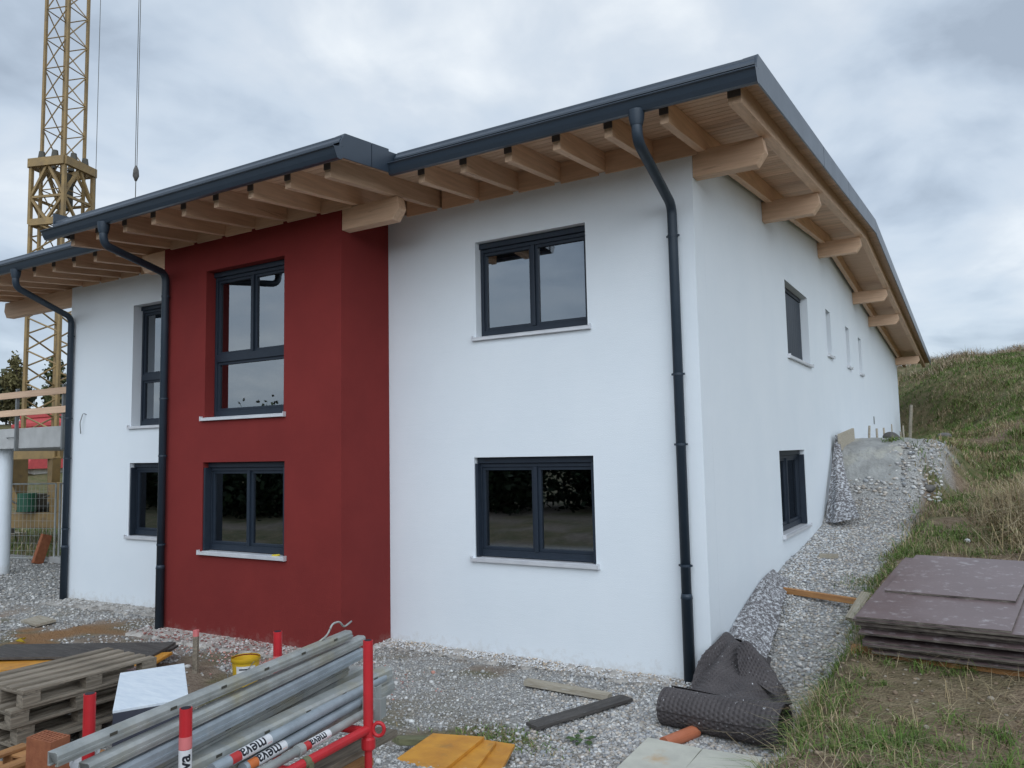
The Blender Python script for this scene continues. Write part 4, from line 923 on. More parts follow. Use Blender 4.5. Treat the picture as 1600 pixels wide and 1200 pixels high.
# sticker on post B: white field, pale band, lettering running up the tube
pb0 = (PBk[0], PBk[1], .9); fac = CAMV-Vector((*PBk, 1.3)); fac.z = 0
wrap(pb0, (PBk[0], PBk[1], 1.5), .0255, .30, fac, 'sticker', 'sticker_white', rk, [patch(-.17, .142, -.040, .040)])
wrap(pb0, (PBk[0], PBk[1], 1.5), .0255, .468, fac, 'sticker_band', 'sticker_pink', rk, [patch(-.024, .024, -.045, .045)])
wrap(pb0, (PBk[0], PBk[1], 1.5), .0268, .355, fac, 'lettering', 'sticker_black', rk, [text_mesh('meva', .066, .0016)])
pd0 = (PD[0], PD[1], .9); facd = CAMV-Vector((*PD, 1.3)); facd.z = 0
wrap(pd0, (PD[0], PD[1], 1.5), .0255, .43, facd, 'sticker_band', 'sticker_pink', rk, [patch(-.035, .035, -.045, .045)])
# galvanised channels
def channel(R_, L_, w_, h, label, m='galv', lip=.014, slots=True, open_side=1):
    R_, L_ = Vector(R_), Vector(L_); d = (L_-R_).normalized(); s = d.cross(Vector((0, 0, 1))).normalized()
    if s.x < 0: s = -s      # s points towards the picture's near side
    z = s.cross(d).normalized()
    if z.z < 0: z = -z
    t = .006; e = empty('shoring_channel', (R_+L_)/2, label, 'steel channel', 'galvanised channels on the rack')
    pr = [(-w_/2, h/2), (w_/2-.012, h/2), (w_/2, h/2-.012), (w_/2, -h/2), (w_/2-lip, -h/2), (w_/2-lip, -h/2+t), (w_/2-t, -h/2+t), (w_/2-t, h/2-t), (-w_/2+t, h/2-t), (-w_/2+t, -h/2+t), (-w_/2+lip, -h/2+t), (-w_/2+lip, -h/2), (-w_/2, -h/2)]
    pts = [R_+s*a+z*b for a, b in pr]
    MB().extrude(pts, L_-R_).build('channel_body', m, e, bevel=.002)
    MB().bar(R_+s*(w_/2+.003)-z*h*.12, L_+s*(w_/2+.003)-z*h*.12, .006, h*.16, up=z).build('side_rib', m, e)
    if slots:
        l = (L_-R_).length; k = .18
        while k < l-.1:
            c = R_+d*k+s*(w_/2+.0008)+z*h*.22; MB().bar(c-d*.018, c+d*.018, .0012, .012, up=z).build('slot', 'crane_dark', e); k += .31
    return e, d, s, z
def ln(R_, L_, f): R_, L_ = Vector(R_), Vector(L_); return R_, R_+(L_-R_)*f
CH = [((-.72, -4.77, 1.443), (-.344, -6.707, 1.443), .05, .050, 'slim topmost galvanised channel on the rack, reaching farthest left'),
      ((-.77, -4.60, 1.372), (-.327, -6.60, 1.372), .055, .052, 'second galvanised channel from the top of the rack'),
      ((-.775, -4.634, 1.300), (-.350, -6.543, 1.300), .085, .066, 'broad blue grey channel, third from the top of the rack'),
      ((-.823, -4.72, 1.226), (-.455, -6.341, 1.226), .095, .072, 'pale channel with a wire hook at its end, fourth from the top of the rack'),
      ((-.89, -4.50, 1.140), (-.53, -6.24, 1.140), .085, .075, 'dark shaded channel low in the middle of the rack'),
      ((-.632, -4.532, 1.172), (-.427, -6.157, 1.172), .085, .078, 'moss stained channel lying in front of the others on the rack'),
      ((-.64, -4.50, 1.088), (-.43, -6.02, 1.088), .08, .07, 'galvanised channel directly beneath the moss stained one')]
for i, (a, b, w_, h, lab) in enumerate(CH):
    e_, d_, s_, z_ = channel(a, b, w_, h, lab, 'galv_blue' if i == 2 else 'galv', slots=i in (0, 3, 5, 6))
    if i in (0, 3):
        c = Vector(a)+d_*.16+z_*(h/2)
        MB().tube(bend([c+d_*.13-s_*.01, c+d_*.06+z_*.02, c+d_*.02+z_*.075, c-d_*.07+z_*.07, c-d_*.10+z_*.025, c-d_*.19+z_*.045], .035), .0055, 8).build('wire_hook', 'galv', e_, smooth=True)
# steel prop tubes with stickers
def prop(R_, L_, r, lab, m, sticker, mid):
    R_, L_ = Vector(R_), Vector(L_); e = empty('steel_prop', (R_+L_)/2, lab, 'steel prop', 'galvanised prop tubes on the rack')
    MB().tube([R_, L_], r, 20).build('tube', m, e, smooth=False)
    return e
def meva(R_, L_, r, mid, par, col2, ln_=.20, size=.082):
    up = CAMV-(Vector(R_)+Vector(L_))/2
    wrap(R_, L_, r+.0006, mid, up, 'sticker', 'sticker_white', par, [patch(-ln_/2-.012, ln_/2, -.030, .030)])
    v, f = text_mesh('meva', size, .0015)
    wrap(R_, L_, r+.0013, mid+.018, up, 'lettering', 'sticker_black', par, [([(a, b) for a, b, *_ in v], f)])
    tri = ([(-ln_/2-.006, .016), (-ln_/2+.028, .016), (-ln_/2+.011, -.012)], [(0, 1, 2)])
    wrap(R_, L_, r+.0013, mid, up, 'emblem', col2, par, [tri])
    wrap(R_, L_, r+.0006, mid+ln_/2+.03, up, 'sticker_band', col2, par, [patch(-.030, .030, -.026, .026)])
T1 = ((-.60, -4.60, 1.165), (-.355, -6.02, 1.165)); T2 = ((-.57, -4.78, 1.105), (-.372, -5.84, 1.105)); T3 = ((-.457, -4.874, 1.08), (-.31, -5.86, 1.08))
def at_len(T, y): a, b = Vector(T[0]), Vector(T[1]); return (a-b).length*(y-a.y)/(b.y-a.y)
e1 = prop(*T1, .027, 'upper blue grey prop tube on the rack with a white and dark red sticker', 'galv_blue', None, 0); meva(*T1, .027, at_len(T1, -5.76), e1, 'sticker_red')
e2 = prop(*T2, .027, 'middle prop tube on the rack with a white and orange sticker', 'galv_blue', None, 0); meva(*T2, .027, at_len(T2, -5.66), e2, 'sticker_orange')
e3 = prop(*T3, .022, 'nearest thin prop tube on the rack with a small red and white sticker', 'galv', None, 0); meva(*T3, .022, at_len(T3, -5.36), e3, 'sticker_red', .15, .062)
MB().tube([Vector(T3[0]).lerp(Vector(T3[1]), .62), Vector(T3[0]).lerp(Vector(T3[1]), .66)], .029, 16).build('collar', 'galv', e3)
for e_, T, sx in ((e2, T2, .07), (e3, T3, .06)):
    R_, L_ = Vector(T[0]), Vector(T[1]); d = (R_-L_).normalized(); s = Vector((0, 0, 1)).cross(d).normalized()
    MB().bar(R_+d*.0, R_+d*.008, .12, .12).build('head_plate', 'galv', e_, bevel=.002)
    MB().bar(R_+d*.008+s*.05, R_+d*.075+s*.05, .006, .11).build('head_fork', 'galv', e_, bevel=.002)
    MB().bar(R_+d*.008-s*.05, R_+d*.075-s*.05, .006, .11).build('head_fork', 'galv', e_, bevel=.002)
plank('board', (-.52, -4.88, .80), (-.42, -6.1, .80), .16, .04, 'wood_orange', 'brown board lying inside the base of the red rack')
plank('board', (-.70, -4.75, .785), (-.62, -6.0, .785), .16, .04, 'wood_dark', 'dark board lying inside the base of the red rack')
plank('board', (-.60, -4.56, .84), (-.50, -6.0, .845), .14, .04, 'wood_grey', 'grey board on top of the boards inside the red rack')
# loose wire loop at the picture bottom
o = MB().tube(bend([(-.60, -6.30, 1.23), (-.54, -6.24, 1.30), (-.50, -6.15, 1.28), (-.47, -6.06, 1.22)], .03), .012, 8).build('bent_hook', 'galv', smooth=True); tag(o, 'bent grey steel hook resting on the channels at the picture bottom', 'hook')
# ------------------------------------------------------------------ pallets
def pallet(x0, y0, z0, lab, mt='wood_grey', along='y', rot=0, l=1.2, w_=.8):
    e = empty('pallet', (x0, y0, z0), lab, 'pallet', 'wooden pallets stacked at the left')
    R_ = Matrix.Rotation(rot, 4, 'Z')
    def bd(name, a0, a1, b0, b1, z_0, z_1):     # a along the length, b across; grain runs along local x
        la, lb = a1-a0, b1-b0
        if la >= lb: mb = MB().box(-la/2, la/2, -lb/2, lb/2, 0, z_1-z_0); r2 = Matrix.Identity(4)
        else: mb = MB().box(-lb/2, lb/2, -la/2, la/2, 0, z_1-z_0); r2 = Matrix.Rotation(math.pi/2, 4, 'Z')
        o = mb.build(name, mt, bevel=.003, jit=.002)
        o.parent = e; o.matrix_basis = R_ @ Matrix.Translation(((a0+a1)/2, (b0+b1)/2, z_0)) @ r2
    for k in range(5):
        b = (w_-.10)*k/4; bd('top_slat', 0, l, b+random.uniform(-.006, .006), b+.10, .122, .144)
    for k in range(3): bd('cross_board', (l-.145)*k/2, (l-.145)*k/2+.145, 0, w_, .10, .1215)
    for k in range(3):
        for j in range(3): bd('block', (l-.145)*k/2, (l-.145)*k/2+.145, (w_-.10)*j/2, (w_-.10)*j/2+.10, .0225, .0995)
    for j in range(3): bd('bottom_slat', 0, l, (w_-.10)*j/2, (w_-.10)*j/2+.10, 0, .022)
    return e
gz_ = .055
names = ['lowest pallet of the grey stack at the left', 'second pallet up in the grey stack at the left', 'third pallet up in the grey stack at the left', 'topmost weathered grey pallet of the stack at the left']
for k in range(4):
    pallet(-4.27+random.uniform(-.05, .03), -4.80+random.uniform(-.06, .04), gz_+.145*k, names[k], rot=math.pi/2+random.uniform(-.03, .03)+(.06 if k == 1 else 0))
pallet(-2.28, -6.15, .30, 'brown pallet carrying a clay block in the bottom left corner', 'wood_orange', rot=math.pi/2+.12, l=1.2, w_=1.2)
pallet(-2.30, -6.12, .155, 'brown pallet under the one with the clay block', 'wood_orange', rot=math.pi/2+.08, l=1.2, w_=1.2)
pallet(-3.95, -5.45, .06, 'shadowed brown pallet lying before the grey stack', 'wood_orange', rot=.3)
# hollow clay block
cb = empty('clay_block', (-2.5, -5.55, .445), 'orange hollow clay block with perforated top, standing on a brown pallet', 'brick')
c0 = Vector((-2.62, -5.60, .445)); ua = Vector((.235, .02, 0)); ub = Vector((-.03, .135, 0)); H_ = Vector((0, 0, .355))
def para(o_, a, b, c, name, m, par, bevel=0):
    q = [o_, o_+a, o_+a+b, o_+b]; return MB().hexa(q, [p+c for p in q]).build(name, m, par, bevel=bevel)
nxh, nyh = 7, 4
for i in range(nxh+1): para(c0+ua*(i/nxh*.94), ua*.06, ub, H_, 'web', 'clay', cb)
for j in range(nyh+1): para(c0+ua*.002+ub*(j/nyh*.92)+ub*.002, ua*.994, ub*.076, H_-Vector((0, 0, .002)), 'shell', 'clay', cb)
# crumpled plastic
g1, g2 = np.meshgrid(np.linspace(-1, 1, 40), np.linspace(-1, 1, 40)); r_ = np.hypot(g1, g2)
pz = .475+.10*np.clip(1-r_**2*.6, 0, 1)+.10*(fbm(g1*2.3+3, g2*2.3, 61)-.4)
Vp = np.stack([-2.72+g1*.17+.03*np.sin(g2*5), -5.22+g2*.12+.03*np.sin(g1*6), np.maximum(pz, .449)], -1).reshape(-1, 3); i_ = (np.arange(39)[:, None]*40+np.arange(39)[None]).ravel()
o = mesh_np('plastic_sheet', Vp, np.stack([i_, i_+1, i_+41, i_+40], 1), 'plastic_sheet', smooth=False); tag(o, 'crumpled translucent plastic sheet behind the clay block', 'plastic sheet')
# white topped block
wb = empty('foam_block', (-3.6, -4.1, hz(-3.6, -4.1)), 'big dark block with a smeared white top, between pallets and rack', 'block')
q1, q2, q3, q4 = Vector((-4.17, -3.99, 0)), Vector((-3.93, -3.51, 0)), Vector((-2.98, -4.17, 0)), Vector((-3.23, -4.65, 0))
q = [q4, q3, q2, q1]; zz0 = Vector((0, 0, hz(-3.5, -4.1)-.02)); MB().hexa([p+zz0 for p in q], [p+Vector((0, 0, .575)) for p in q]).build('block_body', 'foam_dark', wb, bevel=.006)
cen = (q1+q2+q3+q4)/4; MB().hexa([cen+(p-cen)*1.004+Vector((0, 0, .576)) for p in q], [cen+(p-cen)*1.004+Vector((0, 0, .600)) for p in q]).build('white_top', 'foam_white', wb, bevel=.004)
# formwork boards behind the pallets
fb = [((-7.9, -3.35, .10), (1.9, .95, .0), (-.28, .55, .03), 'wood_dark', 'dark formwork board lowest of the pile behind the pallets'),
      ((-7.3, -3.75, .14), (1.75, 1.05, .05), (-.25, .42, .0), 'yellow_ply', 'ochre formwork board in the pile behind the pallets'),
      ((-7.75, -3.55, .19), (1.95, 1.0, .02), (-.26, .5, .02), 'wood_dark', 'dark formwork board on top of the pile behind the pallets'),
      ((-6.5, -3.30, .16), (.85, .45, .0), (-.2, .4, .02), 'ply_film', 'short brown formwork board at the right end of the pile behind the pallets')]
for o_, a, b, m_, lab in fb: tag(slab('formwork_board', o_, a, b, .03, m_), lab, 'board', 'formwork boards behind the pallets')
for x_, y_, lab in ((-6.2, -2.97, 'crumpled yellow scrap lying on the formwork boards'), (-9.0, -2.35, 'small yellow scrap on the gravel before the far white wall')):
    zb_ = .235 if x_ > -7 else hz(x_, y_); V_ = [(x_+random.uniform(-.1, .1), y_+random.uniform(-.07, .07), zb_+random.uniform(0, .09)) for _ in range(9)]
    tag(MB().add(V_, [(0, 1, 2), (1, 3, 2), (2, 3, 4), (3, 5, 4), (4, 5, 6), (5, 7, 6), (6, 7, 8)]).build('scrap', 'yellow_scrap'), lab, 'scrap')
tag(MB().bar((-5.62, MD+.03, 1.19), (-5.50, MD+.02, 1.20), .05, .025).build('sponge', 'yellow_scrap', bevel=.008), 'small orange sponge on the lower sill of the red bay', 'sponge')
# ------------------------------------------------------------------ stones
def boulder(x, y, r, lab, m='rock', sq=.7, dz=0):
    n = 12; P = ICO*(1+RNG.uniform(-.25, .25, (12, 1))); P = P*np.array([1, .85, sq])*r+np.array([x, y, hz(x, y)+r*sq*.45+dz])
    o = MB().add([tuple(p) for p in P], [tuple(f) for f in ICF]).build('stone', m); md = o.modifiers.new('sub', 'SUBSURF'); md.levels = 1; md.render_levels = 2
    return tag(o, lab, 'stone')
boulder(.72, 13.2, .26, 'dark lump of rubble on the fill beside the stakes', 'rock')
boulder(1.75, 16.5, .24, 'dark stone on the slope beyond the mound', 'rock')
boulder(1.72, 8.3, .15, 'dark mossy stone at the edge of the slope right of the mound', 'rock')
boulder(2.35, 4.0, .06, 'small white fragment lying on the bank behind the plywood', 'debris_white')
boulder(.85, .55, .05, 'white plaster lump on the pebbles beside the crumpled membrane', 'debris_white', .3)
boulder(.42, 7.6, .10, 'red and white rubble lump beside the membrane flap', 'sticker_pink', .6)
# ------------------------------------------------------------------ balcony slab, column and guard rail beyond the house
bl = empty('balcony', (-16, 2.5, 0), 'concrete balcony slab on a round white column beyond the house', 'balcony')
MB().box(-20.5, XL-.02, 1.0, 5.0, 2.80, 3.25).build('slab', 'concrete', bl, bevel=.01)
MB().tube([(-17.1, 1.35, -.2), (-17.1, 1.35, 2.798)], .15, 28).build('column', 'plaster_white', bl, smooth=False)
MB().tube([(-20.2, 4.6, -.2), (-20.2, 4.6, 2.798)], .15, 28).build('column', 'plaster_white', bl, smooth=False)
MB().tube(bend([(-16.3, .99, 3.03), (-16.3, .95, 3.05), (-15.9, .95, 3.05), (-15.9, .99, 3.03)], .02), .01, 6).build('lifting_loop', 'wire', bl)
gr_ = empty('guard_rail', (-16, 1.0, 2.8), 'timber edge guard rail on the concrete balcony', 'guard rail')
for x_ in (-14.05, -15.9, -16.9, -18.8):
    MB().box(x_-.03, x_+.03, .93, .99, 2.75, 4.12).build('post', 'wire', gr_); MB().box(x_-.09, x_+.09, .95, .97, 4.12, 4.135).build('post_cap', 'wire', gr_)
for z0, y_, m_ in ((3.92, .88, 'wood_plank'), (3.52, .88, 'wood_plank')): MB().box(-20.4, -12.25, y_, y_+.045, z0, z0+.14).build('rail_board', 'wood_x', gr_, bevel=.004)
for z0 in (3.9, 3.5): MB().box(-20.4, -12.6, 4.7, 4.745, z0, z0+.14).build('rail_board', 'wood_orange', gr_, bevel=.004)
for x_ in (-14.5, -17.5): MB().box(x_-.03, x_+.03, 4.75, 4.81, 3.25, 4.05).build('post', 'wire', gr_)
# ------------------------------------------------------------------ site fence
fn = empty('site_fence', (-18, 3.0, -.1), 'galvanised mesh site fence in front of the crane', 'fence')
def fpt(t): return Vector((-21.8+t*6.6, 2.0+t*1.9, 0))
zf = -.08
for t0, t1 in ((0, .565), (.585, 1.13)):
    a, b = fpt(t0), fpt(t1); lo, hi = Vector((0, 0, zf+.08)), Vector((0, 0, zf+2.0))
    for p, q in ((a+lo, a+hi), (b+lo, b+hi)): MB().tube([p-Vector((0, 0, .08)), q], .025, 8).build('fence_post', 'galv', fn)
    for p, q in ((a+hi, b+hi), (a+lo, b+lo)): MB().tube([p, q], .021, 8).build('fence_rail', 'galv', fn)
    mesh_ = MB(); n = 30
    for i in range(1, n): p = a.lerp(b, i/n); mesh_.tube([p+lo, p+hi], .004, 4, cap=False)
    for i in range(1, 10): h = Vector((0, 0, zf+.08+1.92*i/10)); mesh_.tube([a+h, b+h], .004, 4, cap=False)
    stuff(mesh_.build('wire_mesh', 'galv', fn))
p = fpt(.60); MB().box(p.x-.35, p.x+.35, p.y-.13, p.y+.13, zf-.02, zf+.13).build('fence_foot', 'concrete', fn, bevel=.01)
o = MB().bar((-18.25, 2.75, -.1), (-18.2, 2.95, .62), .26, .12, up=(1, 0, 0)).build('plate_bundle', 'clay', bevel=.02); tag(o, 'rusty orange plate bundle leaning at the foot of the site fence', 'plates')
tc_ = MB().tube([(-16.55, .35, -.1), (-16.55, .35, .28)], [.13, .14], 20).build('canister', 'teal'); tag(tc_, 'teal canister standing before the white column', 'canister')
MB().tube([(-16.55, .35, .281), (-16.55, .35, .30)], .145, 20).build('lid', 'concrete', tc_)
# ------------------------------------------------------------------ tower crane
CX, CY = -23.45, 5.95
cr_ = empty('tower_crane', (CX, CY, -.1), 'yellow lattice tower crane rising behind the house', 'crane')
th0 = math.radians(-26)
def corner(k, s): a = th0+k*math.pi/2; return Vector((CX+s*math.cos(a)/math.sqrt(2), CY+s*math.sin(a)/math.sqrt(2), 0))
def mast(s, z0, z1, step, legr, br, horiz):
    for k in range(4): c = corner(k, s); MB().bar(c+Vector((0, 0, z0)), c+Vector((0, 0, z1)), legr*2, legr*2, up=(1, .3, 0)).build('leg', 'crane_yellow', cr_)
    n = int(round((z1-z0)/step))
    for k in range(4):
        a, b = corner(k, s), corner((k+1) % 4, s)
        for i in range(n):
            za_, zb_ = z0+i*(z1-z0)/n, z0+(i+1)*(z1-z0)/n
            zm = zb_ if horiz else (za_+zb_)/2
            MB().tube([a+Vector((0, 0, za_)), b+Vector((0, 0, zm))], br, 6, cap=False).build('brace', 'crane_yellow', cr_)
            if not horiz: MB().tube([b+Vector((0, 0, zm)), a+Vector((0, 0, zb_))], br, 6, cap=False).build('brace', 'crane_yellow', cr_)
            if horiz: MB().tube([a+Vector((0, 0, za_)), b+Vector((0, 0, za_))], br*.9, 6, cap=False).build('brace', 'crane_yellow', cr_)
mast(1.24, 2.9, 10.4, 1.1, .05, .028, False)
mast(.88, 9.4, 46.2, 1.05, .042, .021, True)
def ring(s, z, h, w_=.12):
    for k in range(4): MB().bar(corner(k, s)+Vector((0, 0, z)), corner((k+1) % 4, s)+Vector((0, 0, z)), w_, h).build('collar_beam', 'crane_yellow', cr_)
ring(1.38, 12.35, .28, .13); ring(1.28, 10.35, .22, .10); ring(1.26, 11.2, .08, .07)
for k in range(4):
    a, b = corner(k, 1.27), corner((k+1) % 4, 1.27); m_ = (a+b)/2
    MB().bar(a+Vector((0, 0, 10.3)), a+Vector((0, 0, 12.3)), .11, .11, up=(1, .3, 0)).build('leg', 'crane_yellow', cr_)
    for p, z0, z1 in ((a, 11.2, 12.3), (b, 11.2, 12.3), (a, 11.2, 10.4), (b, 11.2, 10.4)): MB().bar(p+Vector((0, 0, z0)), m_+Vector((0, 0, z1)), .08, .08).build('collar_brace', 'crane_yellow', cr_)
    for f in (.3, .7): c = a.lerp(b, f); MB().tube([c+Vector((0, 0, 12.5)), c+Vector((0, 0, 12.72))], [.12, .09], 8).build('guide_roller', 'crane_dark', cr_)
cc_ = corner(0, 1.9)
MB().tube([(CX-.1, CY+.2, 11.0), (CX-.1, CY+.2, 12.2)], .2, 12).build('climbing_winch', 'crane_dark', cr_)
# ballast and cabinets on the chassis
for k_, (du, dv, dz, sx_, sy_, sz_, m_) in enumerate(((-1.7, -1.1, .95, .8, .7, .7, 'concrete'), (1.5, -1.2, .95, .7, .6, .9, 'crane_yellow'), (.2, -1.0, 1.0, .6, .5, .5, 'crane_dark'))):
    c_ = Vector((CX, CY, 0))+Vector((math.cos(.35), math.sin(.35), 0))*du+Vector((-math.sin(.35), math.cos(.35), 0))*dv
    MB().box(c_.x-sx_/2, c_.x+sx_/2, c_.y-sy_/2, c_.y+sy_/2, dz, dz+sz_).build('ballast_block' if m_ == 'concrete' else 'control_cabinet', m_, cr_, bevel=.02)
# slewing base
ring(2.3, 2.75, .34, .2)
for k in range(4):
    a = corner(k, 2.3); b = corner(k, 1.3); MB().bar(a+Vector((0, 0, 2.65)), b+Vector((0, 0, 1.0)), .22, .22).build('base_strut', 'crane_yellow', cr_)
MB().tube([(CX, CY, .85), (CX, CY, 1.15)], 1.0, 28).build('slewing_ring', 'crane_dark', cr_)
vx = Vector((math.cos(math.radians(20)), math.sin(math.radians(20)), 0)); vy = Vector((-vx.y, vx.x, 0)); c3 = Vector((CX, CY, 0))
MB().bar(c3-vx*2.1+vy*-.4+Vector((0, 0, 1.9)), c3-vx*1.0+vy*-.4+Vector((0, 0, 1.9)), .9, 1.5).build('counterweight_box', 'crane_yellow', cr_, bevel=.02)
for s_ in (-1, 1):
    for t_ in (-1, 1):
        a = c3+Vector((0, 0, .75)); b = c3+vx*(2.9*s_)+vy*(1.5*t_)+Vector((0, 0, .55)); MB().bar(a, b, .28, .34).build('outrigger', 'crane_yellow', cr_, bevel=.02)
        MB().tube([(b.x, b.y, -.15), (b.x, b.y, .5)], .08, 12).build('outrigger_jack', 'crane_dark', cr_); MB().box(b.x-.3, b.x+.3, b.y-.3, b.y+.3, -.15, .02).build('jack_pad', 'wood_plank', cr_)
MB().bar(c3-vx*2.9+vy*-1.5+Vector((0, 0, .72)), c3+vx*2.9+vy*-1.5+Vector((0, 0, .72)), .22, .46).build('chassis_beam', 'crane_yellow', cr_, bevel=.02)
MB().tube([c3+vx*.6+vy*-1.7+Vector((0, 0, 1.0)), c3+vx*.6+vy*-1.7+Vector((0, 0, 1.55))], .26, 18).build('cable_drum', 'green_plastic', cr_)
MB().tube(bend([c3-vx*.6+vy*-1.3+Vector((0, 0, 1.5)), c3+vy*-1.4+Vector((0, 0, 1.15)), c3+vx*1.2+vy*-1.3+Vector((0, 0, 1.5))], .3), .03, 6).build('cable', 'crane_dark', cr_)
# jib above the frame carrying the hoist rope
HK = Vector((-25.6, 10.0, 13.75)); jd = Vector((HK.x-CX, HK.y-CY, 0)).normalized(); jz = Vector((0, 0, 46.2)); jp = Vector((-jd.y, jd.x, 0))
for o_, h in ((jp*.5, 0), (jp*-.5, 0), (Vector(), .9)): MB().tube([c3+o_-jd*6+jz+Vector((0, 0, h)), c3+o_+jd*20+jz+Vector((0, 0, h))], .05, 6).build('jib_chord', 'crane_yellow', cr_)
for k in range(20):
    p = c3+jd*(k+.0)+jz; q = c3+jd*(k+.5)+jz+Vector((0, 0, .9))
    for s_ in (.5, -.5): MB().tube([p+jp*s_, q], .022, 5, cap=False).build('jib_brace', 'crane_yellow', cr_); MB().tube([q, p+jd+jp*s_], .022, 5, cap=False).build('jib_brace', 'crane_yellow', cr_)
MB().box(CX-jd.x*5-.7, CX-jd.x*5+.7, CY-jd.y*5-.7, CY-jd.y*5+.7, 44.9, 46.15).build('counterweight', 'concrete', cr_)
for s_ in (-.035, .035): MB().tube([HK+jp*s_+Vector((0, 0, .3)), Vector((HK.x+jp.x*s_, HK.y+jp.y*s_, 46.2))], .014, 5, cap=False).build('hoist_rope', 'crane_dark', cr_)
MB().tube([HK+Vector((0, 0, .42)), HK+Vector((0, 0, .25)), HK+Vector((0, 0, .0)), HK+Vector((0, 0, -.2))], [.04, .10, .12, .04], 10).build('hook_block', 'rock', cr_, smooth=True)
MB().tube([HK+Vector((0, 0, -.2)), HK+Vector((0, 0, -1.6))], .018, 6).build('hook_sling', 'crane_dark', cr_)
for k in (0, 2): c = corner(k, .7); MB().tube([(c.x, c.y, 3), (c.x, c.y, 46)], .012, 5, cap=False).build('mast_rope', 'crane_dark', cr_)
c = c3+Vector((.86, .51, 0))*1.12; MB().tube([(c.x, c.y, 10.3), (c.x, c.y, 46)], .010, 5, cap=False).build('mast_rope', 'crane_dark', cr_)
# ------------------------------------------------------------------ trees
def leaves(name, pts, size, cols, par):
    n = len(pts); R_ = rand_rot(n); q = np.array([(-1, -.6, 0), (1, -.6, 0), (1, .6, 0), (-1, .6, 0)])[None]*(size*RNG.uniform(.6, 1.3, n))[:, None, None]
    V_ = (q @ R_+pts[:, None]).reshape(-1, 3); F_ = np.arange(n*4).reshape(-1, 4)
    return mesh_np(name, V_, F_, 'leaf', par, col=np.repeat(cols, 4, axis=0))
def tree(x, y, h, w_, lab, n=1500, col=(.085, .095, .03), kind='poplar', leaf=.16, group='trees in the distance at the left', bare=0):
    z = hz(x, y); e = empty('poplar_tree' if kind == 'poplar' else 'tree', (x, y, z), lab, 'tree', group)
    mb = MB().tube([(x, y, z-.3), (x+.1, y, z+h*.4), (x, y+.1, z+h*.94)], [h*.02+.05, h*.014+.03, .02], 7)
    limbs = []
    for k in range(16):
        t = .15+.75*k/16 if kind == 'poplar' else .3+.5*k/16; a = k*2.4; r_ = w_*(.5 if kind == 'poplar' else .85)*random.uniform(.5, 1)*(1-.5*t)
        p = Vector((x, y, z+h*t)); q = p+Vector((math.cos(a)*r_, math.sin(a)*r_, h*(.16 if kind == 'poplar' else .14))); limbs.append((p, q)); mb.tube([p, (p+q)/2+Vector((0, 0, -.05*h*.2)), q], [.04+.006*h*(1-t), .03, .012], 5)
    mb.build('trunk', 'bark', e)
    cl = []
    for k in range(42):
        if kind == 'poplar':
            t = .12+.86*random.random(); rad_ = w_*.5*math.sin(math.pi*min(1, (t-.02)*.93+.06))**.7*random.uniform(.2, 1)
        else:
            t = (.28+.70*random.random()) if kind == 'round' else .05+.9*random.random(); rad_ = w_*.5*(math.sqrt(max(0, 1-((t-.62)/.42)**2)) if kind == 'round' else math.sqrt(max(0, 1-t**3)))*random.uniform(.3, 1)
        a = random.uniform(0, 6.28); cl.append((x+math.cos(a)*rad_, y+math.sin(a)*rad_, z+h*t))
    cl = np.array(cl); idx = RNG.integers(0, len(cl), n); sp = w_*(.10 if kind == 'poplar' else .13)
    pts = cl[idx]+RNG.normal(0, 1, (n, 3))*np.array([sp, sp, sp*(1.6 if kind == 'poplar' else 1)])
    cs = np.array(col)[None]*(RNG.uniform(.6, 1.5, len(cl))[idx])[:, None]*RNG.uniform(.8, 1.2, n)[:, None]
    leaves('crown', pts, leaf, cs, e)
tree(-94, 40, 8.0, 2.6, 'tall narrow poplar left of the crane, far away', 2600, (.13, .115, .05), leaf=.17)
tree(-90.5, 42.5, 8.0, 2.4, 'tall narrow green poplar seen through the crane mast', 3000, (.09, .10, .04), leaf=.17)
tree(-88, 44, 7.6, 2.3, 'second narrow poplar just right of the crane mast', 2600, (.10, .10, .04), leaf=.17)
for k, (x_, y_) in enumerate(((-104, 44), (-99, 49), (-97, 41), (-100, 37), (-93, 50))):
    tree(x_, y_, 4.2+.5*(k % 3), 4.2, ('leftmost', 'hazy second', 'low bushy third', 'low bushy fourth', 'low bushy rightmost')[k]+' of the far trees on the horizon behind the crane', 1000, (.07, .08, .05), 'round', .28)
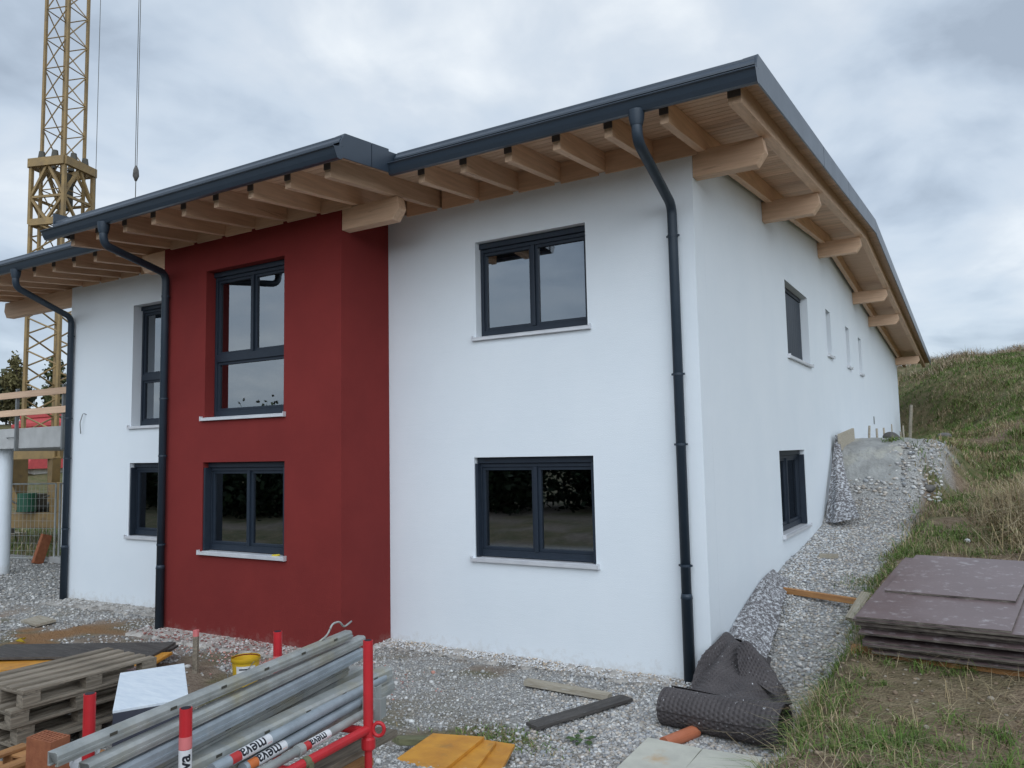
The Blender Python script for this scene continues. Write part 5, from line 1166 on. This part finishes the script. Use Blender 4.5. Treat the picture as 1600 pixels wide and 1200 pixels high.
for k in range(11):
    a = -62+k*11.5; x_ = a+random.uniform(-3, 3)+6; y_ = -46+random.uniform(-5, 5)
    tree(x_, y_, random.uniform(4.2, 5.6), random.uniform(7, 9), ('westernmost', 'second', 'third', 'fourth', 'fifth', 'sixth', 'seventh', 'eighth', 'ninth', 'tenth', 'easternmost')[k]+' broad dark tree of the row behind the viewer', 4200, (.045, .06, .022), 'round', .17, 'trees behind the viewer')
for k in range(9):  # unseen shrubs added to darken the reflection in the bay's lower window
    tree(-39+k*2.9, -12.5+random.uniform(-.7, .7), random.uniform(2.0, 2.6), 3.6, ('far western', 'second western', 'third western', 'fourth western', 'fifth western', 'sixth western', 'seventh western', 'eighth western', 'last western')[k]+' dark shrub of the long unseen hedge added behind the viewer', 3000, (.020, .034, .013), 'shrub', .10, 'hedge behind the viewer')
for k in range(9):  # unseen hedge added so that the lower panes mirror something dark
    tree(-13+k*2.6+random.uniform(-.4, .4), -13.4+random.uniform(-.7, .7), random.uniform(2.0, 2.6), 3.4, ('westernmost', 'second', 'third', 'fourth', 'fifth', 'sixth', 'seventh', 'eighth', 'easternmost')[k]+' dark evergreen shrub of the unseen hedge added behind the viewer', 4200, (.020, .034, .013), 'shrub', .085, 'hedge behind the viewer')
# ------------------------------------------------------------------ far house with red roof
fh = empty('far_house', (-63, 27.5, hz(-63, 27.5)), 'distant house with bright red roof behind the crane', 'house')
zg = hz(-63, 27.5)
def fbox(x0, x1, y0, y1, z0, z1, n, m): return MB().box(x0, x1, y0, y1, z0, z1).build(n, m, fh)
fbox(-66, -59.5, 24.3, 30, zg-.6, 1.95, 'wall', 'far_wall')
rf = MB().hexa([(-66.6, 23.2, 1.95), (-58.9, 23.2, 1.95), (-58.9, 31.1, 1.95), (-66.6, 31.1, 1.95)], [(-66.0, 26.9, 6.5), (-59.5, 26.9, 6.5), (-59.5, 27.4, 6.5), (-66, 27.4, 6.5)]).build('roof', 'roof_tile_red', fh)
for k in range(6):
    f = (k+.5)/6; MB().box(-66.5+f*.5, -59.0-f*.5, 23.18+f*3.7-.14, 23.18+f*3.7, 1.95+f*4.55-.04, 1.95+f*4.55+.22).build('tile_course', 'roof_tile_red', rf)
for x_ in (-65, -63, -61): fbox(x_-.4, x_+.4, 24.24, 24.29, .9, 1.7, 'window', 'far_window')
